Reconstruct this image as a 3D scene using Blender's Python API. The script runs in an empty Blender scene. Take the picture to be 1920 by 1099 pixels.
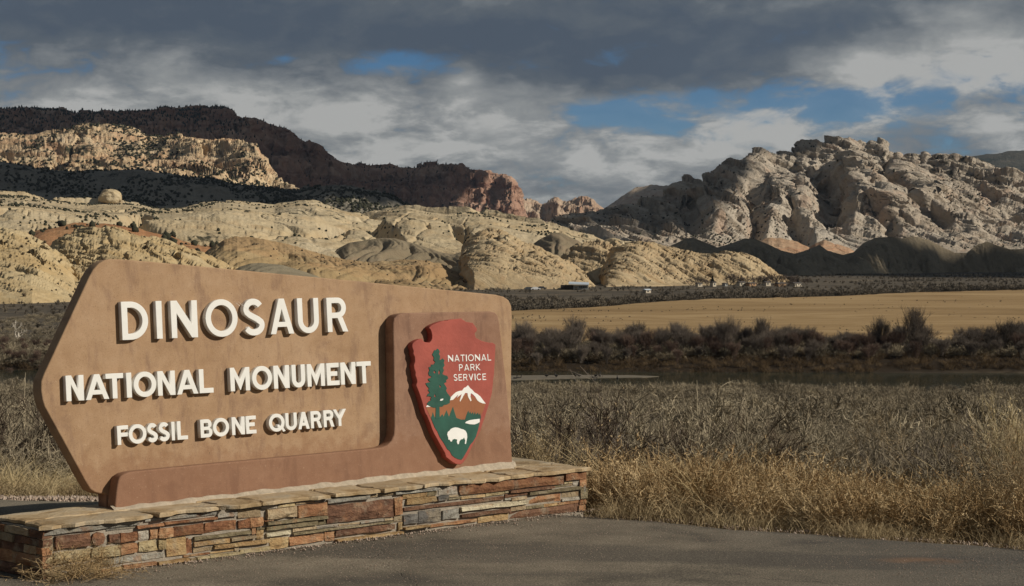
import bpy, bmesh, math, random
import numpy as np
from mathutils import Vector, Matrix

# ------------------------------------------------------------------ camera, sky, sun, exposure
SC = bpy.context.scene
C = SC.collection
F, CX, CY, HOR, EYE = 3300.0, 960.0, 549.5, 482.0, 1.8      # focal length in photo pixels, centre, horizon row, eye height
PITCH = math.atan((CY - HOR) / F)
cam = bpy.data.cameras.new('camera'); cam_o = bpy.data.objects.new('camera', cam); C.objects.link(cam_o)
cam.sensor_width = 36.0; cam.lens = F / 1920.0 * 36.0
cam.clip_start = 0.1; cam.clip_end = 60000.0
cam_o.location = (0, 0, EYE); cam_o.rotation_euler = (math.pi / 2 - PITCH, 0, 0)
SC.camera = cam_o

SUN_EL = math.radians(31.0)
SUN_H = Vector((0.965, -0.262)).normalized()                # horizontal direction towards the sun: right, a little behind
SUN_DIR = Vector((SUN_H.x * math.cos(SUN_EL), SUN_H.y * math.cos(SUN_EL), math.sin(SUN_EL)))
sl = bpy.data.lights.new('sun', 'SUN'); sl.energy = 4.3; sl.angle = math.radians(0.5); sl.color = (1.0, 0.925, 0.80)
so = bpy.data.objects.new('sun', sl); C.objects.link(so)
so.rotation_euler = SUN_DIR.to_track_quat('Z', 'Y').to_euler()

class NT:
    """small helper to write node trees as expressions"""
    def __init__(s, tree): s.t = tree; s.n = tree.nodes; s.l = tree.links
    def new(s, typ, **kw):
        n = s.n.new(typ)
        for k, v in kw.items(): setattr(n, k, v)
        return n
    def put(s, sock, v):
        if v is None: return
        if isinstance(v, bpy.types.NodeSocket): s.l.new(v, sock)
        else:
            if isinstance(v, (tuple, list)) and sock.type == 'RGBA' and len(v) == 3: v = (*v, 1)
            sock.default_value = v
    def math(s, op, a, b=None, c=None, clamp=False):
        n = s.new('ShaderNodeMath', operation=op, use_clamp=clamp)
        s.put(n.inputs[0], a); s.put(n.inputs[1], b); s.put(n.inputs[2], c)
        return n.outputs[0]
    def vmath(s, op, a, b=None):
        n = s.new('ShaderNodeVectorMath', operation=op); s.put(n.inputs[0], a); s.put(n.inputs[1], b)
        return n.outputs[0] if op not in ('LENGTH', 'DOT_PRODUCT') else n.outputs['Value']
    def noise(s, vec, scale, detail=4, rough=0.55, dist=0.0, lac=2.0):
        n = s.new('ShaderNodeTexNoise'); s.put(n.inputs['Vector'], vec); s.put(n.inputs['Scale'], scale)
        s.put(n.inputs['Detail'], detail); s.put(n.inputs['Roughness'], rough); s.put(n.inputs['Distortion'], dist); s.put(n.inputs['Lacunarity'], lac)
        return n.outputs['Fac']
    def voro(s, vec, scale, feature='F1', rand=1.0):
        n = s.new('ShaderNodeTexVoronoi', feature=feature); s.put(n.inputs['Vector'], vec); s.put(n.inputs['Scale'], scale); s.put(n.inputs['Randomness'], rand)
        return n.outputs[0], (n.outputs['Color'] if feature != 'DISTANCE_TO_EDGE' else None)
    def maprange(s, v, a, b, c=0.0, d=1.0, smooth=True):
        n = s.new('ShaderNodeMapRange', interpolation_type='SMOOTHSTEP' if smooth else 'LINEAR')
        s.put(n.inputs[0], v); s.put(n.inputs[1], a); s.put(n.inputs[2], b); s.put(n.inputs[3], c); s.put(n.inputs[4], d)
        return n.outputs[0]
    def ramp(s, v, stops, interp='LINEAR'):
        n = s.new('ShaderNodeValToRGB'); n.color_ramp.interpolation = interp
        e = n.color_ramp.elements
        while len(e) < len(stops): e.new(0.5)
        for i, (p, c) in enumerate(stops):
            e[i].position = p; e[i].color = (*c, 1) if not isinstance(c, (int, float)) else (c, c, c, 1)
        s.put(n.inputs[0], v); return n.outputs[0]
    def mix(s, f, a, b, mode='MIX'):
        n = s.new('ShaderNodeMix', data_type='RGBA', blend_type=mode)
        s.put(n.inputs[0], f); s.put(n.inputs[6], a); s.put(n.inputs[7], b)
        return n.outputs[2]
    def mapping(s, vec, scale=(1, 1, 1), rot=(0, 0, 0), loc=(0, 0, 0)):
        n = s.new('ShaderNodeMapping'); s.put(n.inputs[0], vec); n.inputs['Scale'].default_value = scale
        n.inputs['Rotation'].default_value = rot; n.inputs['Location'].default_value = loc
        return n.outputs[0]
    def sep(s, vec):
        n = s.new('ShaderNodeSeparateXYZ'); s.put(n.inputs[0], vec); return n.outputs
    def comb(s, x, y, z):
        n = s.new('ShaderNodeCombineXYZ'); s.put(n.inputs[0], x); s.put(n.inputs[1], y); s.put(n.inputs[2], z); return n.outputs[0]

# world: physical blue sky, with a broken deck of winter cloud that covers the whole dome
W = bpy.data.worlds.new('World'); SC.world = W; W.use_nodes = True
W.node_tree.nodes.clear(); w = NT(W.node_tree)
sky = w.new('ShaderNodeTexSky', sky_type='NISHITA'); sky.sun_disc = False
sky.sun_elevation = SUN_EL; sky.sun_rotation = math.atan2(SUN_H.x, SUN_H.y); sky.altitude = 1500; sky.air_density = 0.9; sky.dust_density = 0.1; sky.ozone_density = 5.0
bg_sky = w.new('ShaderNodeBackground'); hs_ = w.new('ShaderNodeHueSaturation'); hs_.inputs['Saturation'].default_value = 1.25; w.put(hs_.inputs['Color'], sky.outputs[0]); w.put(bg_sky.inputs[0], hs_.outputs[0]); bg_sky.inputs[1].default_value = 0.055
dirv = w.new('ShaderNodeTexCoord').outputs['Generated']
dx, dy, dz = w.sep(dirv)
rad = w.math('MAXIMUM', w.math('SQRT', w.math('ADD', w.math('MULTIPLY', dx, dx), w.math('MULTIPLY', dy, dy))), 0.001)
el = w.math('DIVIDE', dz, rad)                              # tangent of elevation
hx, hy = w.math('DIVIDE', dx, rad), w.math('DIVIDE', dy, rad)
# cloud decks seen edge-on: coordinates are stretched sideways and squeeze together towards the horizon
lel = w.math('LOGARITHM', w.math('ADD', w.math('MAXIMUM', el, 0.0), 0.16), math.e)
az = w.math('ARCTAN2', dx, dy)
cv = w.comb(w.math('MULTIPLY', hx, 4.2), w.math('MULTIPLY', hy, 4.2), w.math('MULTIPLY', lel, 2.3))
n_big = w.noise(w.mapping(cv, loc=(3.35, 1.2, 0.15)), 1.15, 3, 0.5, 0.2)
n_mid = w.noise(w.mapping(cv, scale=(1, 1, 1.25), loc=(7.1, 0.0, 2.0)), 3.3, 6, 0.56, 0.35)
n_fine = w.noise(w.mapping(cv, loc=(1.7, 5.0, 4.0)), 9.0, 8, 0.62, 0.5)
n_puff = w.noise(w.mapping(cv, scale=(1, 1, 1.1), loc=(2.2, 8.0, 1.0)), 5.2, 9, 0.6, 0.25)
puff = w.maprange(n_puff, 0.40, 0.62)
def spot(ax, e, rx, re):
    """soft oval about azimuth ax and elevation tangent e: where the deck has an opening or a thick bank"""
    a = w.math('DIVIDE', w.math('SUBTRACT', az, ax), rx); b = w.math('DIVIDE', w.math('SUBTRACT', el, e), re)
    d = w.math('ADD', w.math('MULTIPLY', a, a), w.math('MULTIPLY', b, b))
    return w.math('POWER', 2.718, w.math('MULTIPLY', d, -1.0))
def total(*xs):
    r = xs[0]
    for x in xs[1:]: r = w.math('ADD', r, x)
    return r
def A(px): return math.atan((px - CX) / F)
def E(py): return (HOR - py) / F
gap = total(w.math('MULTIPLY', spot(A(735), E(117), .032, .0080), 0.80), w.math('MULTIPLY', spot(A(540), E(113), .013, .004), .5),
            w.math('MULTIPLY', spot(A(1135), E(206), .032, .010), .74), w.math('MULTIPLY', spot(A(1290), E(184), .03, .006), .42),
            w.math('MULTIPLY', spot(A(1610), E(200), .070, .012), .74), w.math('MULTIPLY', spot(A(1430), E(245), .06, .012), .34),
            w.math('MULTIPLY', spot(A(1000), E(120), .02, .006), .35), w.math('MULTIPLY', spot(A(2100), E(180), .06, .02), .7), w.math('MULTIPLY', spot(A(-300), E(100), .08, .02), .7))
gap_any = w.maprange(w.noise(w.mapping(cv, loc=(11, 3, 9)), 1.6, 4, 0.5, 0.2), 0.63, 0.74, 0, .5)
far_out = w.maprange(w.math('ABSOLUTE', az), 0.32, 0.5)
cover = w.math('SUBTRACT', 1.0, total(gap, w.math('MULTIPLY', gap_any, far_out)))
cover = total(cover, w.math('MULTIPLY', w.math('SUBTRACT', n_mid, 0.5), 1.5), w.math('MULTIPLY', w.math('SUBTRACT', n_fine, 0.5), 1.3), w.math('MULTIPLY', w.math('SUBTRACT', puff, 0.5), 0.22))
alpha = w.math('MAXIMUM', w.maprange(cover, 0.20, 0.80), .16)
dark = total(w.math('MULTIPLY', w.maprange(el, 0.080, 0.128), .50),
             w.math('MULTIPLY', spot(A(650), E(75), .09, .016), .42), w.math('MULTIPLY', spot(A(120), E(45), .10, .02), .34),
             w.math('MULTIPLY', spot(A(1230), E(140), .085, .020), .50), w.math('MULTIPLY', spot(A(960), E(80), .05, .013), .2),
             w.math('MULTIPLY', spot(A(1850), E(200), .06, .006), .35), w.math('MULTIPLY', spot(A(1500), E(55), .10, .014), .26),
             w.math('MULTIPLY', spot(A(1840), E(95), .08, .022), -.62), w.math('MULTIPLY', spot(A(1720), E(150), .08, .014), -.32), w.math('MULTIPLY', spot(A(870), E(145), .012, .012), -.4),
             w.math('MULTIPLY', spot(A(1040), E(290), .2, .03), -.12), w.math('MULTIPLY', spot(A(240), E(100), .05, .010), -.25))
dark = total(dark, 0.26, w.math('MULTIPLY', w.math('SUBTRACT', n_big, 0.5), 0.8), w.math('MULTIPLY', w.math('SUBTRACT', n_mid, 0.5), -1.25), w.math('MULTIPLY', w.math('SUBTRACT', n_fine, 0.5), -0.7), w.math('MULTIPLY', w.math('SUBTRACT', puff, 0.5), w.maprange(el, 0.125, 0.07, -.14, -.38)))
ccol = w.ramp(dark, [(0.0, (.44, .44, .425)), (.22, (.29, .30, .298)), (.45, (.19, .205, .215)), (.72, (.098, .117, .138)), (1.0, (.062, .083, .115))])
bg_c = w.new('ShaderNodeBackground'); w.put(bg_c.inputs[0], ccol); bg_c.inputs[1].default_value = 0.95
mixs = w.new('ShaderNodeMixShader'); w.put(mixs.inputs[0], alpha); w.l.new(bg_sky.outputs[0], mixs.inputs[1]); w.l.new(bg_c.outputs[0], mixs.inputs[2])
wo = w.new('ShaderNodeOutputWorld'); w.l.new(mixs.outputs[0], wo.inputs[0])

vs = SC.view_settings
vs.view_transform = 'Standard'; vs.look = 'None'; vs.exposure = 0.0; vs.gamma = 1.0; vs.use_curve_mapping = False
SC.cycles.max_bounces = 6; SC.cycles.diffuse_bounces = 3; SC.cycles.glossy_bounces = 2; SC.cycles.transparent_max_bounces = 6
SC.cycles.caustics_reflective = False; SC.cycles.caustics_refractive = False
SC.cycles.use_denoising = True

# ------------------------------------------------------------------ helpers
rng = np.random.default_rng(7); random.seed(7)
def put(name, me, mat=None, parent=None, label=None, cat=None, group=None, kind=None):
    o = bpy.data.objects.new(name, me); C.objects.link(o)
    if mat is not None and me is not None:
        if len(me.materials) == 0: me.materials.append(mat)
        else: me.materials[0] = mat
    if parent is not None: o.parent = parent
    tag(o, label, cat, group, kind); return o
def tag(o, label=None, cat=None, group=None, kind=None):
    if label: o['label'] = label
    if cat: o['category'] = cat
    if group: o['group'] = group
    if kind: o['kind'] = kind
    return o
def empty(name, loc, label, cat, group=None, rz=0.0):
    o = bpy.data.objects.new(name, None); C.objects.link(o); o.location = loc; o.rotation_euler = (0, 0, rz); o.empty_display_size = .2
    return tag(o, label, cat, group)
def mesh(name, v, f, smooth=False):
    me = bpy.data.meshes.new(name)
    v = np.asarray(v, np.float32).reshape(-1, 3)
    if isinstance(f, np.ndarray):
        n, k = f.shape
        me.vertices.add(len(v)); me.vertices.foreach_set('co', v.ravel())
        me.loops.add(n * k); me.loops.foreach_set('vertex_index', f.astype(np.int32).ravel())
        me.polygons.add(n); me.polygons.foreach_set('loop_start', np.arange(0, n * k, k, dtype=np.int32))
        me.update(calc_edges=True)
    else:
        me.from_pydata([tuple(map(float, p)) for p in v], [], f); me.update()
    if smooth: me.polygons.foreach_set('use_smooth', np.ones(len(me.polygons), bool))
    return me
def ray(px, py):
    a, b = (px - CX) / F, -(py - CY) / F
    return Vector((a, math.cos(PITCH) + b * math.sin(PITCH), -math.sin(PITCH) + b * math.cos(PITCH)))
EYEV = Vector((0, 0, EYE))
def at_z(px, py, z): r = ray(px, py); return EYEV + r * ((z - EYE) / r.z)
def at_d(px, py, d): r = ray(px, py); return EYEV + r * (d / r.y)
def at_plane(px, py, p, n): r = ray(px, py); return EYEV + r * ((p - EYEV).dot(n) / r.dot(n))

# numpy noise
def _h(ix, iy, seed):
    with np.errstate(over='ignore'):
        n = ix.astype(np.int64).astype(np.uint32) * np.uint32(374761393) + iy.astype(np.int64).astype(np.uint32) * np.uint32(668265263) + np.uint32((seed * 974634777 + 12345) & 0xffffffff)
        n = (n ^ (n >> np.uint32(13))) * np.uint32(1274126177)
        n = (n ^ (n >> np.uint32(15))) * np.uint32(2246822519)
        n = n ^ (n >> np.uint32(16))
    return n.astype(np.float64) / 4294967296.0
def perlin(x, y, seed=0):
    ix, iy = np.floor(x), np.floor(y); fx, fy = x - ix, y - iy
    u = fx * fx * fx * (fx * (fx * 6 - 15) + 10); v = fy * fy * fy * (fy * (fy * 6 - 15) + 10)
    def g(dx, dy):
        a = _h(ix + dx, iy + dy, seed) * 2 * math.pi
        return np.cos(a) * (fx - dx) + np.sin(a) * (fy - dy)
    a, b, c, d = g(0, 0), g(1, 0), g(0, 1), g(1, 1)
    return ((a + (b - a) * u) * (1 - v) + (c + (d - c) * u) * v) * 1.5
def fbm(x, y, oct=5, gain=.5, seed=0, lac=2.03):
    r = 0; a = 1.0; s = 0
    for i in range(oct):
        r = r + a * perlin(x, y, seed + i * 17); s += a; a *= gain; x = x * lac + 13.7; y = y * lac - 7.1
    return r / s
def ridged(x, y, oct=5, gain=.5, seed=0):
    r = 0; a = 1.0; s = 0
    for i in range(oct):
        n = 1 - np.abs(perlin(x, y, seed + i * 31)) * 1.6; r = r + a * n * n * np.sign(n); s += a; a *= gain; x = x * 2.07 + 5.3; y = y * 2.07 + 9.1
    return r / s
def worley(x, y, seed=0, p=2):
    ix, iy = np.floor(x), np.floor(y)
    f1 = np.full(x.shape, 9.0); f2 = f1.copy(); hid = np.zeros(x.shape); cxx = np.zeros(x.shape); cyy = np.zeros(x.shape)
    for dx in (-1, 0, 1):
        for dy in (-1, 0, 1):
            jx, jy = ix + dx, iy + dy
            px_, py_ = jx + _h(jx, jy, seed), jy + _h(jx, jy, seed + 5)
            d = (px_ - x) ** 2 + (py_ - y) ** 2 if p == 2 else np.sqrt((px_ - x) ** p + (py_ - y) ** p) if p == 4 else 0
            m = d < f1
            f2 = np.where(m, f1, np.minimum(f2, d)); f1 = np.where(m, d, f1)
            hid = np.where(m, _h(jx, jy, seed + 9), hid); cxx = np.where(m, px_, cxx); cyy = np.where(m, py_, cyy)
    return np.sqrt(f1), np.sqrt(f2), hid, cxx, cyy
def sst(t, a, b): k = np.clip((t - a) / (b - a), 0, 1); return k * k * (3 - 2 * k)

# ------------------------------------------------------------------ materials
def new_mat(name):
    m = bpy.data.materials.new(name); m.use_nodes = True
    n = NT(m.node_tree); n.n.clear()
    b = n.new('ShaderNodeBsdfPrincipled'); o = n.new('ShaderNodeOutputMaterial'); n.l.new(b.outputs[0], o.inputs[0])
    n.b = b; b.inputs['Specular IOR Level'].default_value = 0.25
    n.pos = n.new('ShaderNodeNewGeometry').outputs['Position']
    return m, n
def bump(n, h, strength, dist):
    k = n.new('ShaderNodeBump'); k.inputs['Strength'].default_value = strength; k.inputs['Distance'].default_value = dist
    n.put(k.inputs['Height'], h); n.l.new(k.outputs[0], n.b.inputs['Normal'])
def simple(name, col, rough=.8, var=.15, scale=8.0, bmp=0.0, bdist=.004, spec=.25):
    m, n = new_mat(name)
    f = n.noise(n.pos, scale, 5, .6)
    lo = tuple(c * (1 - var) for c in col); hi = tuple(min(1, c * (1 + var)) for c in col)
    n.put(n.b.inputs['Base Color'], n.ramp(f, [(.3, lo), (.7, hi)])); n.b.inputs['Roughness'].default_value = rough; n.b.inputs['Specular IOR Level'].default_value = spec
    if bmp: bump(n, n.noise(n.pos, scale * 6, 6, .65), bmp, bdist)
    return m
def rock(name, cols, size, streak=None, strata=None, veg=None, bsize=3.0, bstr=.6, fine=None, rough=.95):
    """cols: ramp for a broad mottling of `size` metres; strata (amount, thickness, colour, tilt x, tilt y): beds; streak: desert varnish; veg: scrub patches"""
    m, n = new_mat(name)
    p = n.pos
    f = n.math('ADD', n.math('MULTIPLY', n.noise(p, 1 / size, 5, .6, .3), .7), n.math('MULTIPLY', n.noise(p, 6 / size, 5, .65), .3))
    col = n.ramp(f, cols)
    x, y, z = n.sep(p)
    hsum = n.noise(p, 1 / bsize, 8, .62)
    if strata:
        am, th, sc, tx, ty = strata
        zz = n.math('ADD', z, n.math('ADD', n.math('MULTIPLY', x, tx), n.math('MULTIPLY', y, ty)))
        zz = n.math('ADD', zz, n.math('MULTIPLY', n.noise(p, .35 / th, 3, .5), th * 2.2))
        band = n.noise(n.comb(n.math('MULTIPLY', x, .02 / th), 0.0, n.math('DIVIDE', zz, th)), 1.0, 4, .6)
        col = n.mix(n.math('MULTIPLY', n.maprange(band, .46, .62), am), col, sc)
        hsum = n.math('ADD', n.math('MULTIPLY', hsum, .7), n.math('MULTIPLY', band, .6))
    if streak:
        am, sc, sz = streak
        st = n.noise(n.mapping(p, scale=(1 / sz, 1 / sz, .12 / sz)), 1.0, 5, .6)
        col = n.mix(n.math('MULTIPLY', n.maprange(st, .5, .68), am), col, sc)
    if fine:
        am, sc, sz = fine
        ft = n.noise(p, 1 / sz, 6, .7)
        col = n.mix(n.math('MULTIPLY', n.maprange(ft, .5, .66), am), col, sc)
    if veg:
        am, vc, big, small = veg
        vb = n.noise(p, 1 / big, 4, .55); vsm = n.noise(p, 1 / small, 3, .6)
        k = n.maprange(n.math('ADD', n.math('MULTIPLY', vb, .62), n.math('MULTIPLY', vsm, .62)), .72 - am * .2, .80 - am * .2)
        col = n.mix(k, col, vc)
    n.put(n.b.inputs['Base Color'], col); n.b.inputs['Roughness'].default_value = rough; n.b.inputs['Specular IOR Level'].default_value = .1
    bump(n, hsum, bstr, bsize * .8)
    return m
HAZE = 1.5e-5
# ------------------------------------------------------------------ ground, lot, river, field
LOT_EDGE = [(-80, 16.0), (-14, 13.75), (-4.2, 13.3), (-3.1, 13.2), (0.2, 12.7), (0.54, 12.42), (1.0, 12.2), (1.57, 11.82), (2.3, 11.45), (3.2, 11.0), (5.0, 10.3), (9, 9.6), (80, 8.5)]
LEx, LEy = np.array([p[0] for p in LOT_EDGE]), np.array([p[1] for p in LOT_EDGE])
def lot_edge(x): return np.interp(x, LEx, LEy)
PQ = np.array([-1e5, 12.2, 12.6, 14, 17, 22, 30, 52, 100, 150, 200, 240, 255, 260, 303, 307, 313, 335, 900, 2000, 1e5])
PZ = np.array([-.06, -.06, -.05, -.2, -.95, -1.6, -2.4, -4.4, -8.1, -11.6, -14.6, -16.7, -17.4, -19.0, -19.0, -17.0, -15.4, -14.5, -13.0, -13.0, -13.0])
def gz(x, y):
    x = np.asarray(x, float); y = np.asarray(y, float)
    q = np.where(y > 120, y + 5 * np.sin(x / 60.0) * np.exp(-((y - 280) / 60) ** 2), y - lot_edge(x) + 12.5 + np.clip((y - 30) / 90, 0, 1) * (lot_edge(x) - 12.5))
    z = np.interp(q, PQ, PZ)
    k = np.clip((q - 13) / 12, 0, 1) * np.clip((8000 - y) / 1000, 0, 1)
    wob = fbm(x / 9.0, y / 9.0, 4, .5, 3) * .22 + fbm(x / 60.0, y / 60.0, 3, .5, 5) * .7 * np.clip((q - 330) / 60, 0, 1)
    water = (q > 252) & (q < 308)
    return z + np.where(water, 0, wob * k)

def grid_faces(nr, nc):
    i = np.arange(nr - 1)[:, None] * nc + np.arange(nc - 1)[None, :]
    return np.stack([i, i + 1, i + nc + 1, i + nc], -1).reshape(-1, 4)
def dirt_mat():
    m, n = new_mat('dry_ground'); p = n.pos; y = n.sep(p)[1]
    f = n.noise(p, .9, 6, .65); g = n.noise(n.mapping(p, scale=(.02, .035, 1)), 1.0, 6, .6)
    bank = n.math('MULTIPLY', n.maprange(y, 296, 303), n.maprange(y, 345, 325))
    near = n.ramp(f, [(.3, (.10, .075, .05)), (.7, (.22, .165, .105))])
    far = n.ramp(g, [(.34, (.085, .072, .056)), (.52, (.125, .105, .08)), (.66, (.20, .16, .11))])
    g2 = n.noise(n.mapping(p, scale=(.16, .3, 1)), 1.0, 4, .7)
    far = n.mix(n.maprange(g2, .48, .62), far, (.055, .047, .04))
    n.put(n.b.inputs['Base Color'], n.mix(bank, n.mix(n.maprange(y, 60, 320), near, far), (.035, .026, .018))); n.b.inputs['Roughness'].default_value = 1; n.b.inputs['Specular IOR Level'].default_value = .05
    bump(n, n.noise(p, 6, 6, .7), .6, .05); return m
M_DIRT = dirt_mat()
ang = np.concatenate([np.linspace(-math.pi, -.5, 40)[:-1], np.linspace(-.5, .5, 420), np.linspace(.5, math.pi, 40)[1:]])
rr = np.concatenate([[.3, 3, 6], np.geomspace(8, 12, 12), np.geomspace(12.3, 60, 70)[1:], np.geomspace(61, 330, 110), np.geomspace(335, 2600, 90), np.geomspace(2800, 10200, 10)])
RR, AA = np.meshgrid(rr, ang, indexing='ij')
GX, GY = RR * np.sin(AA), RR * np.cos(AA)
put('ground', mesh('ground', np.stack([GX, GY, gz(GX, GY)], -1), grid_faces(len(rr), len(ang)), True), M_DIRT, kind='structure')

# asphalt lot
def asphalt_mat():
    m, n = new_mat('dusty_asphalt'); p = n.pos
    big = n.noise(n.mapping(p, scale=(.55, .9, 1)), 1.0, 5, .6, .4); mid = n.noise(p, 3.0, 5, .6); fine = n.noise(p, 95, 3, .75); grit = n.voro(p, 130)[0]
    col = n.ramp(n.math('ADD', n.math('MULTIPLY', big, .65), n.math('MULTIPLY', mid, .35)), [(.38, (.135, .117, .093)), (.48, (.255, .216, .162)), (.60, (.36, .305, .228))])
    dull = n.maprange(n.noise(n.mapping(p, scale=(.25, 1.1, 1), rot=(0, 0, .25)), 1.0, 4, .55), .50, .62, 0, .75)
    col = n.mix(dull, col, (.145, .127, .104))
    x, y, z = n.sep(p)
    blue = n.maprange(n.math('ADD', x, n.math('MULTIPLY', y, .25)), 3.6, 5.2, 0, .5)
    col = n.mix(blue, col, (.115, .11, .105))
    col = n.mix(n.maprange(fine, .35, .70), n.mix(.7, col, (.02, .018, .015)), col)
    col = n.mix(n.maprange(fine, .66, .76), col, (.36, .30, .23))
    rust = n.math('MULTIPLY', n.maprange(n.vmath('LENGTH', n.mapping(p, scale=(1 / .33, 1 / .16, 0), loc=(-2.43 / .33, -10.4 / .16, 0))), 1.1, .2), n.maprange(mid, .42, .6))
    col = n.mix(n.math('MULTIPLY', rust, .38), col, (.30, .15, .07))
    n.put(n.b.inputs['Base Color'], col); n.b.inputs['Roughness'].default_value = .95; n.b.inputs['Specular IOR Level'].default_value = .15
    cr = n.voro(n.vmath('ADD', p, n.vmath('SCALE', n.comb(n.noise(p, 1.2, 4), n.noise(n.mapping(p, loc=(5, 0, 0)), 1.2, 4), 0.0))), .27, 'DISTANCE_TO_EDGE')[0]
    crack = n.maprange(cr, .0, .0026, 0, 1, False)
    col = n.mix(n.math('MULTIPLY', n.math('SUBTRACT', 1.0, crack), n.maprange(x, .6, 1.6)), col, (.07, .062, .052)); n.put(n.b.inputs['Base Color'], col)
    bump(n, n.math('ADD', n.math('MULTIPLY', fine, .7), n.math('ADD', n.math('MULTIPLY', mid, .8), n.math('MULTIPLY', crack, .7))), .55, .012); return m
M_ASPH = asphalt_mat()
xs = np.concatenate([np.linspace(-80, -6, 60), np.arange(-5.95, 6, .05), np.linspace(6.05, 80, 60)])
edge = lot_edge(xs) + fbm(xs * 1.3, xs * 0 + .5, 4, .6, 8) * .09
fr = np.concatenate([np.linspace(0, .25, 6), np.linspace(.3, 1, 40)])
LX = np.repeat(xs[None, :], len(fr), 0); LY = -6 + (edge[None, :] + 6) * fr[:, None]
LZ = np.where(fr[:, None] > .985, -.035, .0) + fbm(LX * .5, LY * .5, 3, .5, 9) * .008
put('parking_lot', mesh('parking_lot', np.stack([LX, LY, LZ], -1), grid_faces(len(fr), len(xs)), True), M_ASPH, kind='structure')

# river, sandbar
def water_mat():
    m, n = new_mat('river_water'); p = n.pos
    n.put(n.b.inputs['Base Color'], n.ramp(n.noise(n.mapping(p, scale=(.02, .06, 1)), 1, 3), [(.4, (.026, .032, .022)), (.65, (.045, .05, .034))])); n.b.inputs['Roughness'].default_value = .10; n.b.inputs['Specular IOR Level'].default_value = .5
    bump(n, n.noise(n.mapping(p, scale=(.25, .9, 1)), 1, 4, .6), .14, .05); return m
RZ = -18.0
rx = np.linspace(-900, 900, 60); ry = np.linspace(246, 314, 6)
X_, Y_ = np.meshgrid(rx, ry)
put('river', mesh('river', np.stack([X_, Y_, np.full_like(X_, RZ)], -1), grid_faces(6, 60)), water_mat(), kind='structure')
M_SAND = simple('wet_sand', (.16, .135, .10), .9, .2, .5)
pts = [at_z(px, py, RZ + .06) for px, py in [(880, 703), (960, 704), (1040, 703.5), (1120, 703), (1190, 703.5), (1236, 705.5), (1205, 707.5), (1120, 708.6), (1050, 710), (990, 712), (930, 713), (880, 712)]]
b = bmesh.new(); vs_ = [b.verts.new(p) for p in pts]; fc = b.faces.new(vs_)
ex = bmesh.ops.extrude_face_region(b, geom=[fc]); [setattr(v.co, 'z', v.co.z - .5) for v in ex['geom'] if isinstance(v, bmesh.types.BMVert)]
bmesh.ops.recalc_face_normals(b, faces=b.faces); me = bpy.data.meshes.new('sandbar'); b.to_mesh(me); put('sandbar', me, M_SAND, kind='structure')

# stubble field
def field_mat():
    m, n = new_mat('stubble_field'); p = n.pos
    rows = n.noise(n.mapping(p, scale=(.004, .12, 1), rot=(0, 0, .10)), 1.0, 5, .6, .5)
    broad = n.noise(n.mapping(p, scale=(.006, .02, 1)), 1.0, 4, .55, 1.2); fine = n.noise(n.mapping(p, scale=(.05, .6, 1)), 1.0, 4, .7)
    arcs = n.new('ShaderNodeTexWave', wave_type='RINGS', rings_direction='Z'); n.put(arcs.inputs['Vector'], n.mapping(p, scale=(.012, .03, 0), loc=(-1.6, -13.5, 0))); arcs.inputs['Scale'].default_value = 1.3; arcs.inputs['Distortion'].default_value = 5.0; arcs.inputs['Detail'].default_value = 4; arcs.inputs['Detail Scale'].default_value = 1.2
    rows = n.math('ADD', n.math('MULTIPLY', rows, .8), n.math('MULTIPLY', arcs.outputs['Fac'], .2))
    grain = n.noise(n.mapping(p, scale=(.5, 1.6, 1)), 1.0, 5, .75)
    k = n.math('ADD', n.math('MULTIPLY', rows, .24), n.math('ADD', n.math('MULTIPLY', broad, .36), n.math('ADD', n.math('MULTIPLY', fine, .15), n.math('MULTIPLY', grain, .25))))
    n.put(n.b.inputs['Base Color'], n.ramp(k, [(.38, (.185, .122, .062)), (.48, (.30, .200, .098)), (.58, (.40, .28, .148))])); n.b.inputs['Roughness'].default_value = 1; n.b.inputs['Specular IOR Level'].default_value = .05
    bump(n, rows, .5, .4); return m
near = [(700, 650), (960, 646), (1200, 643), (1500, 640), (1900, 637), (2200, 636)]
far = [(700, 592), (962, 582.5), (1100, 577), (1180, 571), (1250, 566), (1330, 562), (1440, 560), (1530, 558.5), (1600, 556), (1740, 550), (1840, 547.5), (1920, 546), (2200, 541)]
cx_ = np.arange(700, 2200, 6.0)
nyy = np.interp(cx_, *zip(*near)); fyy = np.interp(cx_, *zip(*far)) + fbm(cx_ / 30, cx_ * 0, 4, .6, 4) * 1.2
tt = np.linspace(0, 1, 60)[:, None]
nd = 16.2 * F / (nyy - HOR); fd = 15.2 * F / (fyy - HOR)
D = nd[None] + (fd - nd)[None] * tt; X = (cx_[None] - CX) / F * D
Zf = np.interp(D, PQ, PZ) + .75 + .5 * fbm(X / 70, D / 90, 3, .5, 11) * np.clip((D - 350) / 60, 0, 1) - .9 * (np.clip(1 - tt / .03, 0, 1) + np.clip((tt - .985) / .015, 0, 1))
put('stubble_field', mesh('stubble_field', np.stack([X, D, Zf], -1), grid_faces(60, len(cx_)), True), field_mat(), kind='structure')

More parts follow.
